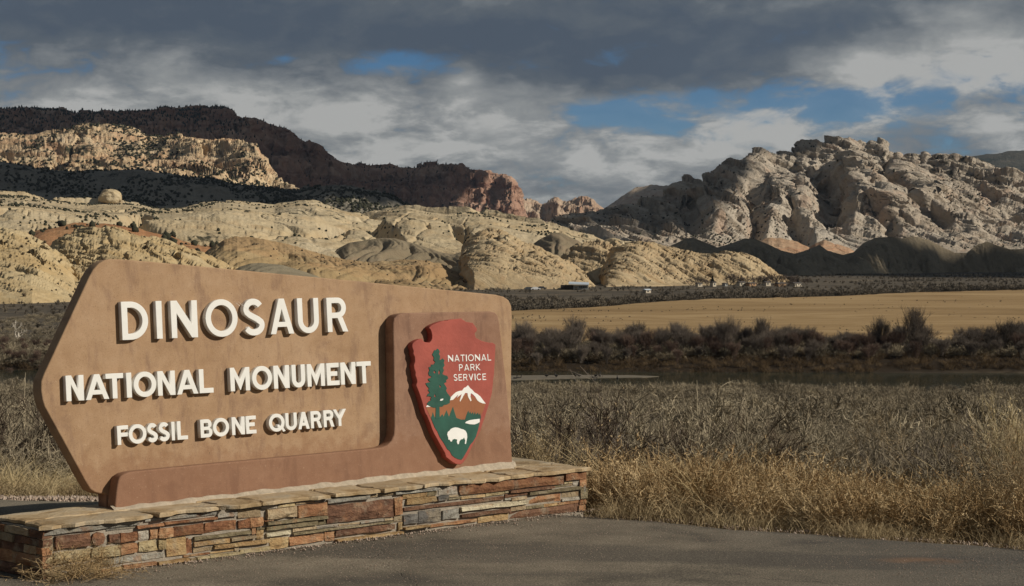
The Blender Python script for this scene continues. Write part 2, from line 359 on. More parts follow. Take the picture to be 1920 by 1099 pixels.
# ------------------------------------------------------------------ hills and mountains
SURF = {}
def ip(v, xs):
    if isinstance(v, (int, float)): return np.full(xs.shape, float(v))
    a = np.array(v, float); return np.interp(xs, a[:, 0], a[:, 1])
def hill(name, ridge, d1, foot=None, d0=None, z0=-13.5, shape=lambda t, s: t, disp=None, mat=None, step=1.8, rows=100, back=.4, drop=.6, x0=None, x1=None, smooth=True, jit=0.0, label=None, terr=(), detail=None, cliffs=()):
    """a real hill: ridge line given as sight lines at distance d1, foot either as sight lines on the plain or at distance d0, height z0"""
    r = np.array(ridge, float)
    xs = np.arange(x0 if x0 is not None else r[0, 0], (x1 if x1 is not None else r[-1, 0]) + step, step)
    yr = np.interp(xs, r[:, 0], r[:, 1]) + (fbm(xs / 14.0, xs * 0 + len(name), 4, .6, 21) * jit if jit else 0)
    D1 = ip(d1, xs)
    if foot is not None: yb = ip(foot, xs); D0 = np.minimum(14.8 * F / np.maximum(yb - HOR, 5), D1 - 30); Z0 = np.full(xs.shape, -13.8)
    else: D0 = ip(d0, xs); Z0 = ip(z0, xs)
    Z1 = EYE - (yr - HOR) / F * D1
    nb = max(6, int(rows * .14))
    t = np.concatenate([np.linspace(-.04, 1, rows), 1 + np.linspace(0, back, nb + 1)[1:]])[:, None]
    tc = np.clip(t, 0, 1)
    D = D0 + (D1 - D0) * t
    X = (xs[None] - CX) / F * D
    hgt = (Z1 - Z0)[None]
    s = (xs[None] + 0 * t)
    z = Z0 + hgt * shape(tc + 0 * s, s) - np.clip(t - 1, 0, None) / back * hgt * drop - np.clip(-t, 0, None) * 60
    if disp is not None: z = z + disp(X, D, tc + 0 * X, s) * np.clip(1 - np.clip(t - 1, 0, None) / back, 0, 1)
    for th, ts, tx, ty, tn in terr:                           # beds: the slope breaks into ledges along tilted layers
        zz = z + tx * X + ty * D + tn * fbm(X / (th * 9), D / (th * 12), 3, .5, 97); q = zz / th; fl = np.floor(q); z = z + ts * np.clip(tc * 5, 0, 1) * ((fl + sst(q - fl, .28, .72)) * th - zz)
    lim = EYE + (Z1 - EYE)[None] * D / D1[None] - (1 - np.clip(t, 0, 1)) * .006 * D1[None]   # no outcrop in front may top the ridge line
    over = np.clip(z - lim, 0, None); z = np.where(t < 1, z - over * .96, z)
    if detail is not None:                                    # joints, ledges and lumps, pushed out along the surface normal
        P = np.stack([X, D, z], -1); du = np.gradient(P, axis=1); dv = np.gradient(P, axis=0); N_ = np.cross(du, dv); N_ /= np.maximum(np.linalg.norm(N_, axis=2), 1e-9)[..., None]
        a_ = detail(X + .35 * z, D * .6 + 1.35 * z, tc) * np.clip(tc * 4, 0, 1) * np.clip(1 - np.clip(t - 1, 0, None) / back, 0, 1)
        py = HOR - (z - EYE) / D * F
        for ed, wl, wr, A_ in cliffs:                         # broken edges seen in the photograph: a face that looks left, a slab sloping away to the right
            e = np.array(ed, float); ex_ = np.interp(py, e[:, 1], e[:, 0]) + 5 * fbm(py / 9.0, py * 0 + e[0, 0], 3, .6, 71)
            d = s - ex_; y0_, y1_ = e[0, 1], e[-1, 1]; m = (y1_ - y0_)
            win = sst(py, y0_ - .25 * m - 4, y0_ + .1 * m) * (1 - sst(py, y1_ - .1 * m, y1_ + .35 * m + 6))
            a_ = a_ + A_ * win * np.where(d < 0, np.clip(1 + d / wl, 0, 1) * 2 - 1 + np.clip(-1 - d / wl, 0, 1), 1 - np.clip(d / wr, 0, 1) * 1.0) * np.where(d < -2 * wl, 0, 1) * np.clip(1 - t, 0, 1) ** .25
        P = P + N_ * a_[..., None]; X, D, z = P[..., 0], P[..., 1], P[..., 2]
    nr, nc = D.shape
    me = mesh(name, np.stack([X, D, z], -1), grid_faces(nr, nc), smooth)
    o = put(name, me, mat, kind='structure', label=label)
    SURF.setdefault(name, []).append((X, D, z, tc + 0 * X, s, t + 0 * X))
    return o
# materials
CREAM = [(.28, (0.353, 0.275, 0.172)), (.5, (0.482, 0.390, 0.249)), (.72, (0.568, 0.474, 0.327))]
M_SLICK = rock('slickrock', CREAM, 90, streak=(.35, (.40, .26, .13), 14), strata=(.35, 9, (.44, .32, .17), .12, .05), veg=(.05, (.07, .062, .038), 120, 9), bsize=14, bstr=.5, fine=(.2, (.36, .27, .16), 7))
M_LEFT = rock('left_sandstone', [(.3, (0.327, 0.237, 0.127)), (.5, (0.456, 0.352, 0.200)), (.7, (0.525, 0.424, 0.261))], 45, strata=(.5, 5, (.40, .27, .12), .35, .1), bsize=5, bstr=.5, fine=(.3, (.27, .19, .10), 4), veg=(-.1, (.07, .06, .035), 60, 6))
M_TALUS = rock('brown_talus', [(.3, (.245, .17, .085)), (.5, (.335, .24, .125)), (.7, (.42, .315, .18))], 50, bsize=4, bstr=.5, fine=(.4, (.19, .13, .07), 3.5), strata=(.35, 7, (.38, .22, .11), .2, 0), veg=(-.12, (.08, .07, .04), 50, 5))
M_CRAG = rock('pale_crag', [(.3, (0.310, 0.229, 0.135)), (.5, (0.430, 0.330, 0.200)), (.7, (0.499, 0.402, 0.257))], 30, strata=(.45, 4, (.38, .265, .135), .8, .2), bsize=4, bstr=.55, fine=(.28, (.28, .19, .11), 3.2), streak=(.3, (.42, .25, .13), 8))
M_MUD = rock('grey_mudstone', [(.3, (.17, .135, .085)), (.6, (.235, .19, .125)), (.8, (.29, .235, .155))], 60, bsize=6, bstr=.4, fine=(.3, (.14, .115, .08), 4), strata=(.4, 8, (.25, .17, .11), .1, 0))
M_MUDG = rock('pale_mudstone', [(.3, (.20, .165, .11)), (.7, (.30, .255, .175))], 40, bsize=6, bstr=.3)
M_DARKH = rock('dark_shale', [(.3, (.18, .145, .098)), (.6, (.27, .22, .15)), (.8, (.36, .29, .195))], 70, bsize=8, bstr=.6, fine=(.4, (.10, .086, .064), 5))
M_ORANGE = rock('orange_rock', [(.3, (.34, .21, .125)), (.55, (.45, .31, .20)), (.75, (.52, .41, .28))], 40, bsize=10, bstr=.8, strata=(.4, 6, (.40, .17, .09), 0, 0))
M_REDB = rock('red_soil', [(.3, (.30, .13, .06)), (.55, (.40, .22, .11)), (.8, (.46, .30, .16))], 40, bsize=6, bstr=.4, veg=(-.05, (.07, .06, .035), 50, 7))
M_MTN = rock('pale_mountain', [(.27, (0.354, 0.291, 0.226)), (.5, (0.458, 0.394, 0.316)), (.72, (0.522, 0.463, 0.384))], 160, strata=(.4, 16, (.40, .32, .23), .42, .15), streak=(.4, (.40, .235, .15), 30), bsize=20, bstr=.9, fine=(.45, (.24, .20, .15), 12), veg=(-.08, (.075, .068, .05), 200, 13))
M_BENCH = rock('bench_rock', [(.3, (.46, .33, .19)), (.5, (.60, .46, .29)), (.7, (.64, .52, .36))], 120, strata=(.5, 14, (.44, .25, .14), .05, 0), streak=(.4, (.46, .22, .12), 26), bsize=18, bstr=.9, veg=(.12, (.06, .056, .036), 170, 14), fine=(.3, (.3, .2, .12), 9))
M_SLOPE = rock('scrub_slope', [(.3, (.17, .15, .115)), (.5, (.26, .23, .18)), (.7, (.36, .32, .25))], 100, bsize=14, bstr=.8, veg=(.26, (.045, .045, .032), 130, 14), fine=(.4, (.10, .09, .07), 10))
M_MESA = rock('red_mesa', [(.3, (.30, .18, .13)), (.5, (.42, .255, .18)), (.7, (.55, .41, .31))], 150, strata=(.75, 26, (.21, .10, .07), .02, 0), streak=(.6, (.36, .24, .175), 34), bsize=22, bstr=1.0, veg=(.05, (.05, .048, .036), 220, 18))
M_FOREST = rock('mesa_top', [(.3, (.045, .045, .034)), (.55, (.08, .073, .055)), (.8, (.2, .17, .14))], 90, bsize=18, bstr=1.0, veg=(.3, (.032, .036, .026), 160, 16))
M_PEAK = rock('far_peak', [(.3, (.36, .255, .18)), (.5, (.47, .36, .26)), (.7, (.53, .43, .32))], 130, strata=(.45, 22, (.36, .215, .145), .1, 0), streak=(.4, (.34, .17, .11), 30), bsize=22, bstr=1.0, veg=(.0, (.06, .055, .04), 160, 16))

def joints(sz, amp, seed, ax=1.0):
    """blocky weathered rock: three sizes of block with recessed joints between them"""
    def f(x, y, t):
        r = 0
        wx = x + .3 * sz * perlin(x / sz, y / sz, seed)
        for k, (m, a) in enumerate(((1, 1), (.42, .55), (.18, .30))):
            q = wx / (sz * m * ax); f1, f2, h, cx, cy = worley(q + .25 * y / (sz * m), y / (sz * m * .62), seed + 3 * k)
            r = r + a * ((h - .5) * .75 - (1 - sst(f2 - f1, 0, .16)) * .55 - (q + .25 * y / (sz * m) - cx) * .45)
        return amp * (r + .5 * fbm(x / (sz * .5), y / (sz * .4), 4, .6, seed + 20))
    return f
def ledges(dip, sp, amp, seed, L=260.0):
    """long beds that dip to the right: each bed's foot overhangs the one below; faults shift the beds from block to block"""
    ca, sa = math.cos(math.radians(dip)), math.sin(math.radians(dip))
    def f(x, y, t):
        f1, f2, h, cx, cy = worley((x * ca - y * sa) / L, (x * sa + y * ca) / (L * .55), seed, 4)
        b_ = x * sa + y * ca + (h - .5) * sp * 1.4 + fbm(x / (L * .7), y / (L * .5), 3, .5, seed + 1) * sp * .9
        r = 0
        for k, (m, a) in enumerate(((1, 1), (.37, .42), (.14, .18))):
            q = b_ / (sp * m) + .25 * fbm(x / (sp * m * 3), y / (sp * m * 3), 3, .6, seed + 4 + k); fr = q - np.floor(q)
            on = sst(fbm(x / (L * .5 * (m + .3)) + 9 * k, y / (L * .3 * (m + .3)), 3, .55, seed + 8 + k), -.25, .2)
            rb = .6 + .8 * _h(np.floor(q), np.floor(q) * 0 + k, seed)
            r = r + a * on * rb * (.5 - fr)
        return amp * r
    return f
def both(*fs): return lambda x, y, t: sum(f(x, y, t) for f in fs)
def slabs(dip, La, Lb, amp, seed, smooth_=.0, ms=(1, .42, .17, .07), ws=(1, .5, .26, .13), crest=.0, gap=1.0):
    """bedded rock broken into long slabs: cells stretched along beds that dip to the right; the left end and foot of each slab stand proud"""
    ca, sa = math.cos(math.radians(dip)), math.sin(math.radians(dip))
    def f(x, y, t):
        wx = x + .25 * Lb * fbm(x / La, y / La, 3, .5, seed); wy = y + .5 * Lb * fbm(x / La + 7, y / La, 3, .5, seed + 1)
        a = wx * ca - wy * sa; b_ = wx * sa + wy * ca; r = 0
        calm = sst(fbm(x / (La * 1.6), y / (La * 1.3), 3, .5, seed + 2), -.25, .25) * (1 - smooth_) + .25
        for k, (m, am) in enumerate(zip(ms, ws)):
            f1, f2, h, cx, cy = worley(a / (La * m), b_ / (Lb * m), seed + 5 + 11 * k, 4)
            e = sst(f2 - f1, 0, .10 + .05 * k)
            r = r + am * (calm if k else 1) * ((h - .5) * .75 - (a / (La * m) - cx) * .75 - (b_ / (Lb * m) - cy) * .35 - (1 - e) * (.30 if k else .2) * gap)
        return amp * (r * (1 - crest * sst(t, .84, 1)) + .2 * ws[1] * 2 * fbm(x / (Lb * .6), y / (Lb * .5), 5, .6, seed + 60))
    return f
# far dark mesas
hill('far_mesa', [(1780, 302), (1812, 294), (1850, 289), (1885, 285), (1920, 284), (2000, 281), (2080, 284)], 8200, d0=7000, z0=120, shape=lambda t, s: t ** .8, disp=lambda X, Y, t, s: fbm(X / 160, Y / 160, 5, .55, 2) * 14 * t, mat=M_FOREST, rows=40, jit=.6)
hill('far_mesa', [(1120, 398), (1145, 382), (1165, 366), (1185, 355), (1210, 350), (1240, 349), (1262, 350), (1300, 356), (1340, 380)], 6400, d0=5600, z0=60, shape=lambda t, s: .5 * t + .5 * sst(t, .45, .8), disp=lambda X, Y, t, s: fbm(X / 110, Y / 160, 5, .55, 3) * 22 * (.3 + t), mat=M_PEAK, rows=70, jit=1.2)
# little rugged peaks in the gap
def peakdisp(X, Y, t, s): return (ridged(X / 130, Y / 260, 5, .55, 4) - .55) * 95 * np.clip(t * 1.4, 0, 1) * (1 - .75 * sst(t, .8, 1)) + fbm(X / 30, Y / 40, 3, .5, 5) * 9
hill('sandstone_peaks', [(950, 372), (975, 370), (988, 368), (1000, 372), (1010, 378), (1022, 380), (1034, 374), (1045, 371), (1053, 376), (1062, 378), (1075, 369), (1085, 364), (1098, 362), (1108, 367), (1116, 378), (1124, 388), (1140, 398), (1160, 410)], 5200, d0=4300, z0=30, shape=lambda t, s: .35 * t + .65 * sst(t, .3, 1.0), disp=peakdisp, mat=M_PEAK, rows=110, step=1.4, jit=2.5, terr=((28, .45, .1, 0, 14),), detail=joints(34, 7, 490))

# left mesa: forested top above a long cliff of red beds
def mesadisp(X, Y, t, s):
    c = sst(t, .2, .5) * (1 - sst(t, .86, 1))
    r = (ridged(X / 210, Y / 900, 5, .55, 6) - .5) * 120 * c
    return r + fbm(X / 60, Y / 60, 4, .55, 7) * 20 * (.25 + .75 * (1 - sst(t, .8, 1)))
def mesashape(t, s):
    cl = sst(s, 380, 560)                                    # cliffs take over towards the right end
    a = .50 * t + .30 * sst(t, .25, .45) + .20 * sst(t, .6, .8)
    bb = .22 * t + .22 * sst(t, .25, .34) + .26 * sst(t, .48, .58) + .30 * sst(t, .74, .86)
    return a * (1 - cl) + bb * cl
MESA = [(-90, 208), (0, 205), (60, 205), (115, 207), (135, 213), (200, 214), (260, 210), (310, 207), (350, 204), (385, 200), (410, 200), (432, 206), (446, 220), (475, 224), (505, 234), (540, 246), (560, 262), (585, 268), (600, 279), (612, 293), (640, 304), (700, 309), (760, 310), (820, 307), (866, 310), (880, 318), (925, 328), (955, 334), (968, 345), (976, 368), (982, 392), (990, 410)]
hill('mesa', MESA, [(-90, 4700), (450, 4500), (700, 4900), (1000, 4700)], d0=[(-90, 3600), (450, 3500), (700, 3900), (1000, 4200)], z0=[(-90, 90), (500, 60), (990, 20)], shape=mesashape, disp=mesadisp, mat=M_MESA, rows=190, step=1.7, jit=.5, terr=((46, .5, .02, 0, 20), (15, .3, .02, 0, 8)), detail=both(slabs(2, 150, 40, 12.0, 430, ws=(1, .5, .22, .1), crest=.85), ledges(2, 46, 12.0, 450)))
# forested cap laid over the upper part of the mesa: its own slab of ground
def capdisp(X, Y, t, s): return fbm(X / 70, Y / 90, 4, .55, 9) * 12
# pale benches that face the sun
BENCH = [(-90, 246), (0, 250), (45, 251), (100, 246), (165, 237), (200, 238), (240, 240), (258, 245), (275, 254), (300, 254), (350, 258), (400, 262), (440, 264), (466, 268), (482, 274), (492, 290), (500, 300), (508, 318), (515, 334), (530, 340), (545, 346), (570, 362), (600, 372)]
def benchdisp(X, Y, t, s):
    st = fbm(X / 90, Y / 60, 5, .55, 12) * 26 * (1 - .7 * sst(t, .9, 1))
    f1, f2, hid, cx, cy = worley(X / 130 + .25 * perlin(X / 50, Y / 50, 3), Y / 170, 13)
    return st + (hid - .5) * 34 * sst(f2 - f1, .02, .14) * np.clip(t * 3, 0, 1) * (1 - sst(t, .9, 1)) - 9 * (1 - sst(f2 - f1, .0, .06))
hill('sandstone_benches', BENCH, [(-90, 3450), (300, 3350), (480, 3050), (600, 2900)], d0=[(-90, 2500), (600, 2550)], z0=[(-90, 60), (300, 55), (600, 30)], shape=lambda t, s: .58 * t + .18 * sst(t, .3, .5) + .24 * sst(t, .66, .9), disp=benchdisp, mat=M_BENCH, rows=170, step=1.6, jit=1.5, terr=((26, .3, .05, 0, 24),), detail=both(slabs(5, 150, 36, 7.0, 460, ws=(1, .45, .2, .09), crest=.4), ledges(6, 30, 9.0, 480)))
SLOPE = [(-90, 302), (0, 306), (60, 312), (130, 322), (210, 318), (260, 316), (330, 330), (400, 336), (470, 347), (520, 352), (560, 356), (598, 349), (640, 346), (690, 350), (720, 360), (745, 372), (775, 392), (800, 400)]
def slopedisp(X, Y, t, s): return (fbm(X / 120, Y / 100, 5, .55, 14) * 26 + (ridged(X / 45, Y / 70, 4, .5, 15) - .5) * 12) * np.clip(t * 2.5, 0, 1) * (1 - .6 * sst(t, .9, 1))
hill('scrub_slope', SLOPE, [(-90, 2650), (560, 2550), (620, 2400), (800, 2300)], d0=[(-90, 1950), (800, 2000)], z0=[(-90, 50), (800, 38)], shape=lambda t, s: t ** .9, disp=slopedisp, mat=M_SLOPE, rows=120, step=1.7, jit=1.5)

# right-hand mountain of tilted sandstone slabs; beds dip to the right so every broken edge faces left
MTN = [(1030, 412), (1060, 405), (1090, 402), (1120, 396), (1150, 390), (1185, 382), (1225, 372), (1250, 362), (1262, 345), (1275, 338), (1290, 337), (1300, 342), (1316, 340), (1322, 330), (1340, 320), (1355, 312), (1372, 310), (1386, 303), (1400, 291), (1412, 286), (1425, 284), (1440, 289), (1456, 290), (1470, 284), (1490, 282), (1497, 268), (1503, 262), (1515, 263), (1530, 257), (1542, 261), (1556, 258), (1572, 255), (1580, 260), (1592, 256), (1606, 262), (1616, 268), (1625, 272), (1632, 266), (1645, 264), (1660, 268), (1663, 284), (1675, 294), (1684, 289), (1692, 299), (1702, 292), (1714, 290), (1722, 296), (1732, 289), (1745, 297), (1756, 288), (1770, 289), (1800, 297), (1840, 306), (1880, 318), (1920, 334), (1990, 352), (2060, 370)]
def mtndisp(X, Y, t, s):
    env = np.clip(t * 2.2, 0, 1); top = sst(t, .9, 1)
    return ((fbm(X / 210, Y / 160, 3, .5, 40) * 18 + (ridged(X / 260 + .4 * perlin(X / 90, Y / 90, 44), Y / 420, 3, .5, 43) - .5) * 26) * (1 - top)) * env
hill('sandstone_mountain', MTN, [(1030, 2300), (1250, 2500), (1500, 2720), (1700, 2700), (2060, 2600)], d0=[(1030, 1950), (1250, 2100), (1450, 2260), (2060, 2180)], z0=[(1030, 18), (1450, 12), (2060, 0)], shape=lambda t, s: .9 * t + .10 * sst(t, .82, .97), disp=mtndisp, mat=M_MTN, rows=330, step=1.6, jit=2.0, detail=both(slabs(25, 240, 70, 13.0, 400, ms=(1, .40, .17, .07), ws=(1, .45, .20, .10), crest=.7, gap=1.6), ledges(27, 44, 13.0, 420)), cliffs=(([(1572, 322), (1590, 340), (1603, 370), (1607, 395), (1600, 415)], 41, 150, 40), ([(1438, 343), (1455, 368), (1452, 396)], 33, 95, 29), ([(1308, 368), (1325, 395), (1338, 427)], 40, 80, 24), ([(1666, 308), (1680, 335), (1682, 364)], 20, 180, 29), ([(1430, 398), (1438, 420), (1434, 448)], 20, 55, 18), ([(1498, 415), (1515, 436), (1530, 452)], 24, 60, 17), ([(1343, 312), (1353, 345)], 20, 90, 20), ([(1700, 372), (1745, 396), (1790, 420)], 20, 80, 16), ([(1640, 398), (1660, 420), (1690, 440)], 20, 70, 14), ([(1790, 330), (1830, 352), (1880, 380)], 19, 90, 13)))

# pale slickrock domes across the middle
SLICK = [(-90, 372), (0, 367), (40, 368), (110, 378), (160, 384), (240, 383), (300, 389), (350, 385), (400, 378), (430, 377), (470, 382), (515, 388), (530, 384), (560, 380), (590, 380), (635, 390), (660, 395), (700, 396), (735, 394), (765, 391), (800, 398), (835, 402), (870, 399), (900, 401), (950, 411), (990, 418), (1020, 420), (1040, 425), (1080, 433), (1130, 442), (1180, 455), (1220, 465)]
def slickdisp(X, Y, t, s):
    wx = X + 60 * perlin(X / 160, Y / 240, 41)
    f1, f2, hid, cx, cy = worley(wx / 165, Y / 330 + .3 * perlin(X / 130, Y / 200, 44), 42)
    dome = (.42 - f1 ** 2) * 42 - 24 * (1 - sst(f2 - f1, 0, .10))
    g1, g2, h2, _, _ = worley(wx / 48, Y / 90, 45)
    led = fbm(X / 300, Y / 60, 3, .5, 43) * 10 - 4.0 * (1 - sst(g2 - g1, 0, .12)) * (h2 > .35)
    env = np.clip(t * 3, 0, 1) * (1 - .55 * sst(t, .9, 1))
    return (dome + led) * env + fbm(X / 26, Y / 26, 4, .5, 46) * 2.2
hill('slickrock_domes', SLICK, [(-90, 1950), (600, 2050), (1220, 1750)], d0=[(-90, 880), (400, 1050), (800, 1220), (1220, 1350)], z0=[(-90, -2), (1220, -8)], shape=lambda t, s: t ** .85, disp=slickdisp, mat=M_SLICK, rows=230, step=1.7, jit=1.2, terr=((6, .25, .10, .02, 10),), detail=ledges(9, 15, 1.0, 630, 150))
# red soil swale on the left
hill('red_swale', [(-90, 446), (30, 442), (80, 425), (140, 418), (200, 420), (260, 428), (320, 441), (380, 455), (430, 463), (470, 470)], 1020, d0=840, z0=-6, shape=lambda t, s: t ** .8, disp=lambda X, Y, t, s: fbm(X / 50, Y / 50, 4, .5, 47) * 5 * t, mat=M_REDB, rows=60, jit=1.5)

def crag(X, Y, t, s, big=14, sz=22, seed=50, tilt=.5):
    wx = X + .35 * sz * perlin(X / sz, Y / (sz * 1.3), seed) + tilt * (Y * .4)
    f1, f2, hid, cx, cy = worley(wx / sz, Y / (sz * 1.9), seed + 1)
    g1, g2, h2, cx2, _ = worley(wx / (sz * .40), Y / (sz * .62), seed + 2)
    k1, k2, h3, cx3, _ = worley(wx / (sz * .16), Y / (sz * .26), seed + 4)
    env = np.clip(t * 2.6, 0, 1) * (1 - .5 * sst(t, .93, 1))
    return ((hid - .5) * big * .10 - (wx / sz - cx) * big * .12 - big * .10 * (1 - sst(f2 - f1, 0, .10)) + 0 * h2 - big * .0 * (1 - sst(g2 - g1, 0, .14)) + fbm(X / (sz * 2.4), Y / (sz * 3), 3, .5, seed + 6) * big * .6) * env
def gully(X, Y, t, s, amp=12, wl=26, seed=60):
    env = np.clip(np.sin(np.pi * np.clip(t, 0, 1)), 0, 1) ** .7
    w_ = X + 14 * perlin(X / 60, Y / 60, seed)
    return -(ridged(w_ / wl, Y / (wl * 7), 4, .5, seed + 1) - .3) * amp * env + fbm(X / 14, Y / 14, 4, .5, seed + 2) * amp * .12 * env

# middle-ground hills, back to front
hill('mudstone_mound', [(600, 488), (630, 468), (655, 455), (690, 450), (715, 446), (740, 447), (775, 456), (800, 464), (830, 474), (850, 477), (880, 468), (905, 474), (930, 486)], 1230, d0=1100, z0=-10, shape=lambda t, s: t ** .7, disp=lambda *a: gully(*a, amp=9, wl=24, seed=60), mat=M_MUD, rows=80)
hill('mudstone_mound', [(965, 486), (985, 468), (1010, 450), (1035, 437), (1050, 436), (1068, 444), (1085, 452), (1100, 463), (1120, 478), (1140, 490)], 1260, d0=1140, z0=-10, shape=lambda t, s: t ** .75, disp=lambda *a: gully(*a, amp=6, wl=22, seed=63), mat=M_MUD, rows=80)
hill('crag_ridge', [(1040, 500), (1060, 476), (1080, 458), (1100, 449), (1120, 444), (1140, 447), (1160, 452), (1185, 462), (1205, 470), (1235, 486)], 1160, d0=1060, z0=-11, shape=lambda t, s: t ** .8, disp=lambda *a: crag(*a, big=12, sz=20, seed=66), mat=M_CRAG, rows=90, step=1.4, jit=4, detail=slabs(40, 24, 9, 2.4, 660, ws=(1, .55, .36, .24), gap=1.7))
DARK = [(1160, 480), (1200, 470), (1250, 464), (1270, 455), (1286, 447), (1300, 446), (1320, 454), (1345, 464), (1375, 455), (1395, 447), (1415, 448), (1440, 458), (1465, 470), (1490, 476), (1515, 468), (1536, 459), (1552, 470), (1580, 478), (1600, 473), (1618, 456), (1640, 446), (1668, 444), (1690, 447), (1712, 443), (1740, 450), (1765, 462), (1790, 474), (1812, 474), (1832, 459), (1850, 453), (1870, 460), (1895, 468), (1920, 466), (1960, 474), (2040, 480)]
hill('shale_hills', DARK, [(1160, 1500), (2040, 1780)], foot=[(1160, 527), (1450, 519), (1600, 514), (1750, 512), (1920, 508), (2040, 507)], shape=lambda t, s: t ** .85, disp=lambda *a: gully(*a, amp=34, wl=60, seed=69) + gully(*a, amp=9, wl=16, seed=169), mat=M_DARKH, rows=120, step=1.5, jit=1.0)
hill('orange_outcrop', [(1395, 476), (1412, 468), (1426, 452), (1440, 448), (1462, 449), (1480, 452), (1500, 459), (1518, 466), (1530, 457), (1545, 451), (1560, 455), (1575, 461), (1592, 465), (1610, 476)], 1880, d0=1790, z0=-5, shape=lambda t, s: t ** .6, disp=lambda *a: crag(*a, big=16, sz=40, seed=72), mat=M_ORANGE, rows=60, jit=2)
LEFTB = [(90, 470), (105, 452), (125, 440), (160, 431), (200, 426), (225, 428), (250, 438), (280, 448), (320, 458), (350, 466), (380, 476), (420, 492), (470, 512)]
hill('sandstone_hill', LEFTB, 800, foot=[(90, 556), (250, 556), (470, 552)], shape=lambda t, s: t ** .8, disp=lambda *a: crag(*a, big=9, sz=18, seed=75, tilt=.8), mat=M_LEFT, rows=140, step=1.3, jit=2.5, detail=both(slabs(22, 36, 11, 1.3, 570, ws=(1, .5, .3, .17), gap=1.5), ledges(24, 9, 1.6, 590, 60)))
LEFTA = [(-90, 424), (-20, 430), (30, 432), (58, 440), (80, 452), (100, 466), (118, 482), (135, 505), (150, 530), (165, 552)]
hill('sandstone_hill', LEFTA, 720, foot=[(-90, 566), (60, 566), (165, 562)], shape=lambda t, s: t ** .75, disp=lambda *a: crag(*a, big=8, sz=17, seed=78, tilt=.8), mat=M_LEFT, rows=150, step=1.2, jit=2, detail=both(slabs(26, 32, 10, 1.2, 600, ws=(1, .5, .3, .17), gap=1.5), ledges(28, 8, 1.5, 610, 60)))
hill('talus_hill', [(330, 512), (370, 486), (400, 462), (420, 449), (445, 444), (480, 446), (520, 454), (560, 463), (600, 476), (640, 485), (690, 491), (730, 489), (770, 487), (800, 488), (825, 494), (850, 506), (880, 523), (905, 540)], [(330, 900), (905, 960)], foot=[(330, 552), (700, 548), (905, 546)], shape=lambda t, s: t ** .8, disp=lambda X, Y, t, s: gully(X, Y, t, s, 9, 34, 81) + fbm(X / 7, Y / 9, 5, .6, 83) * .9 + crag(X, Y, t, s, 1.6, 9, 83) * .5, mat=M_TALUS, rows=130, step=1.4, jit=2)
PYR = [(835, 512), (850, 500), (866, 492), (880, 482), (884, 462), (895, 448), (908, 438), (925, 434), (940, 437), (955, 444), (975, 455), (1000, 464), (1020, 474), (1045, 481), (1070, 494), (1090, 508), (1110, 522), (1128, 534), (1140, 541)]
hill('pyramid_hill', PYR, 1010, foot=[(835, 541), (1140, 541)], shape=lambda t, s: t ** .95, disp=lambda *a: crag(*a, big=9, sz=16, seed=86, tilt=.7), mat=M_CRAG, rows=150, step=1.2, jit=2.5, cliffs=(([(896, 440), (884, 470), (884, 500), (890, 535)], 34, 230, 8),), detail=both(slabs(38, 30, 11, 1.4, 510, ws=(1, .5, .32, .2), gap=1.6), ledges(40, 9, 1.7, 530, 60)))
STRIP = [(1128, 533), (1140, 508), (1150, 488), (1162, 474), (1180, 464), (1200, 459), (1225, 459), (1250, 466), (1280, 475), (1310, 480), (1335, 479), (1360, 476), (1385, 477), (1408, 480), (1430, 491), (1448, 505), (1465, 518), (1480, 527)]
hill('banded_hill', STRIP, 1060, foot=[(1128, 538), (1480, 532)], shape=lambda t, s: .8 * sst(t, 0, .8) + .2 * t, disp=lambda *a: crag(*a, big=8, sz=15, seed=90, tilt=.9), mat=M_CRAG, rows=140, step=1.2, jit=1.5, cliffs=(([(1172, 468), (1152, 492), (1140, 525)], 26, 300, 6),), detail=both(slabs(52, 28, 9, 1.3, 540, ws=(1, .55, .34, .2), gap=1.6), ledges(54, 8, 1.7, 560, 60)))
hill('mudstone_mound', [(430, 512), (450, 500), (470, 494), (490, 493), (510, 495), (530, 497), (560, 506), (590, 516), (620, 530)], 690, d0=620, z0=-12.5, shape=lambda t, s: t ** .7, disp=lambda *a: gully(*a, amp=2.5, wl=12, seed=93), mat=M_MUDG, rows=50)
hill('mudstone_mound', [(-40, 562), (-10, 556), (15, 551), (35, 549), (55, 554), (75, 561)], 640, d0=600, z0=-13.5, shape=lambda t, s: t ** .7, disp=lambda *a: gully(*a, amp=1.5, wl=10, seed=94), mat=M_MUDG, rows=30)

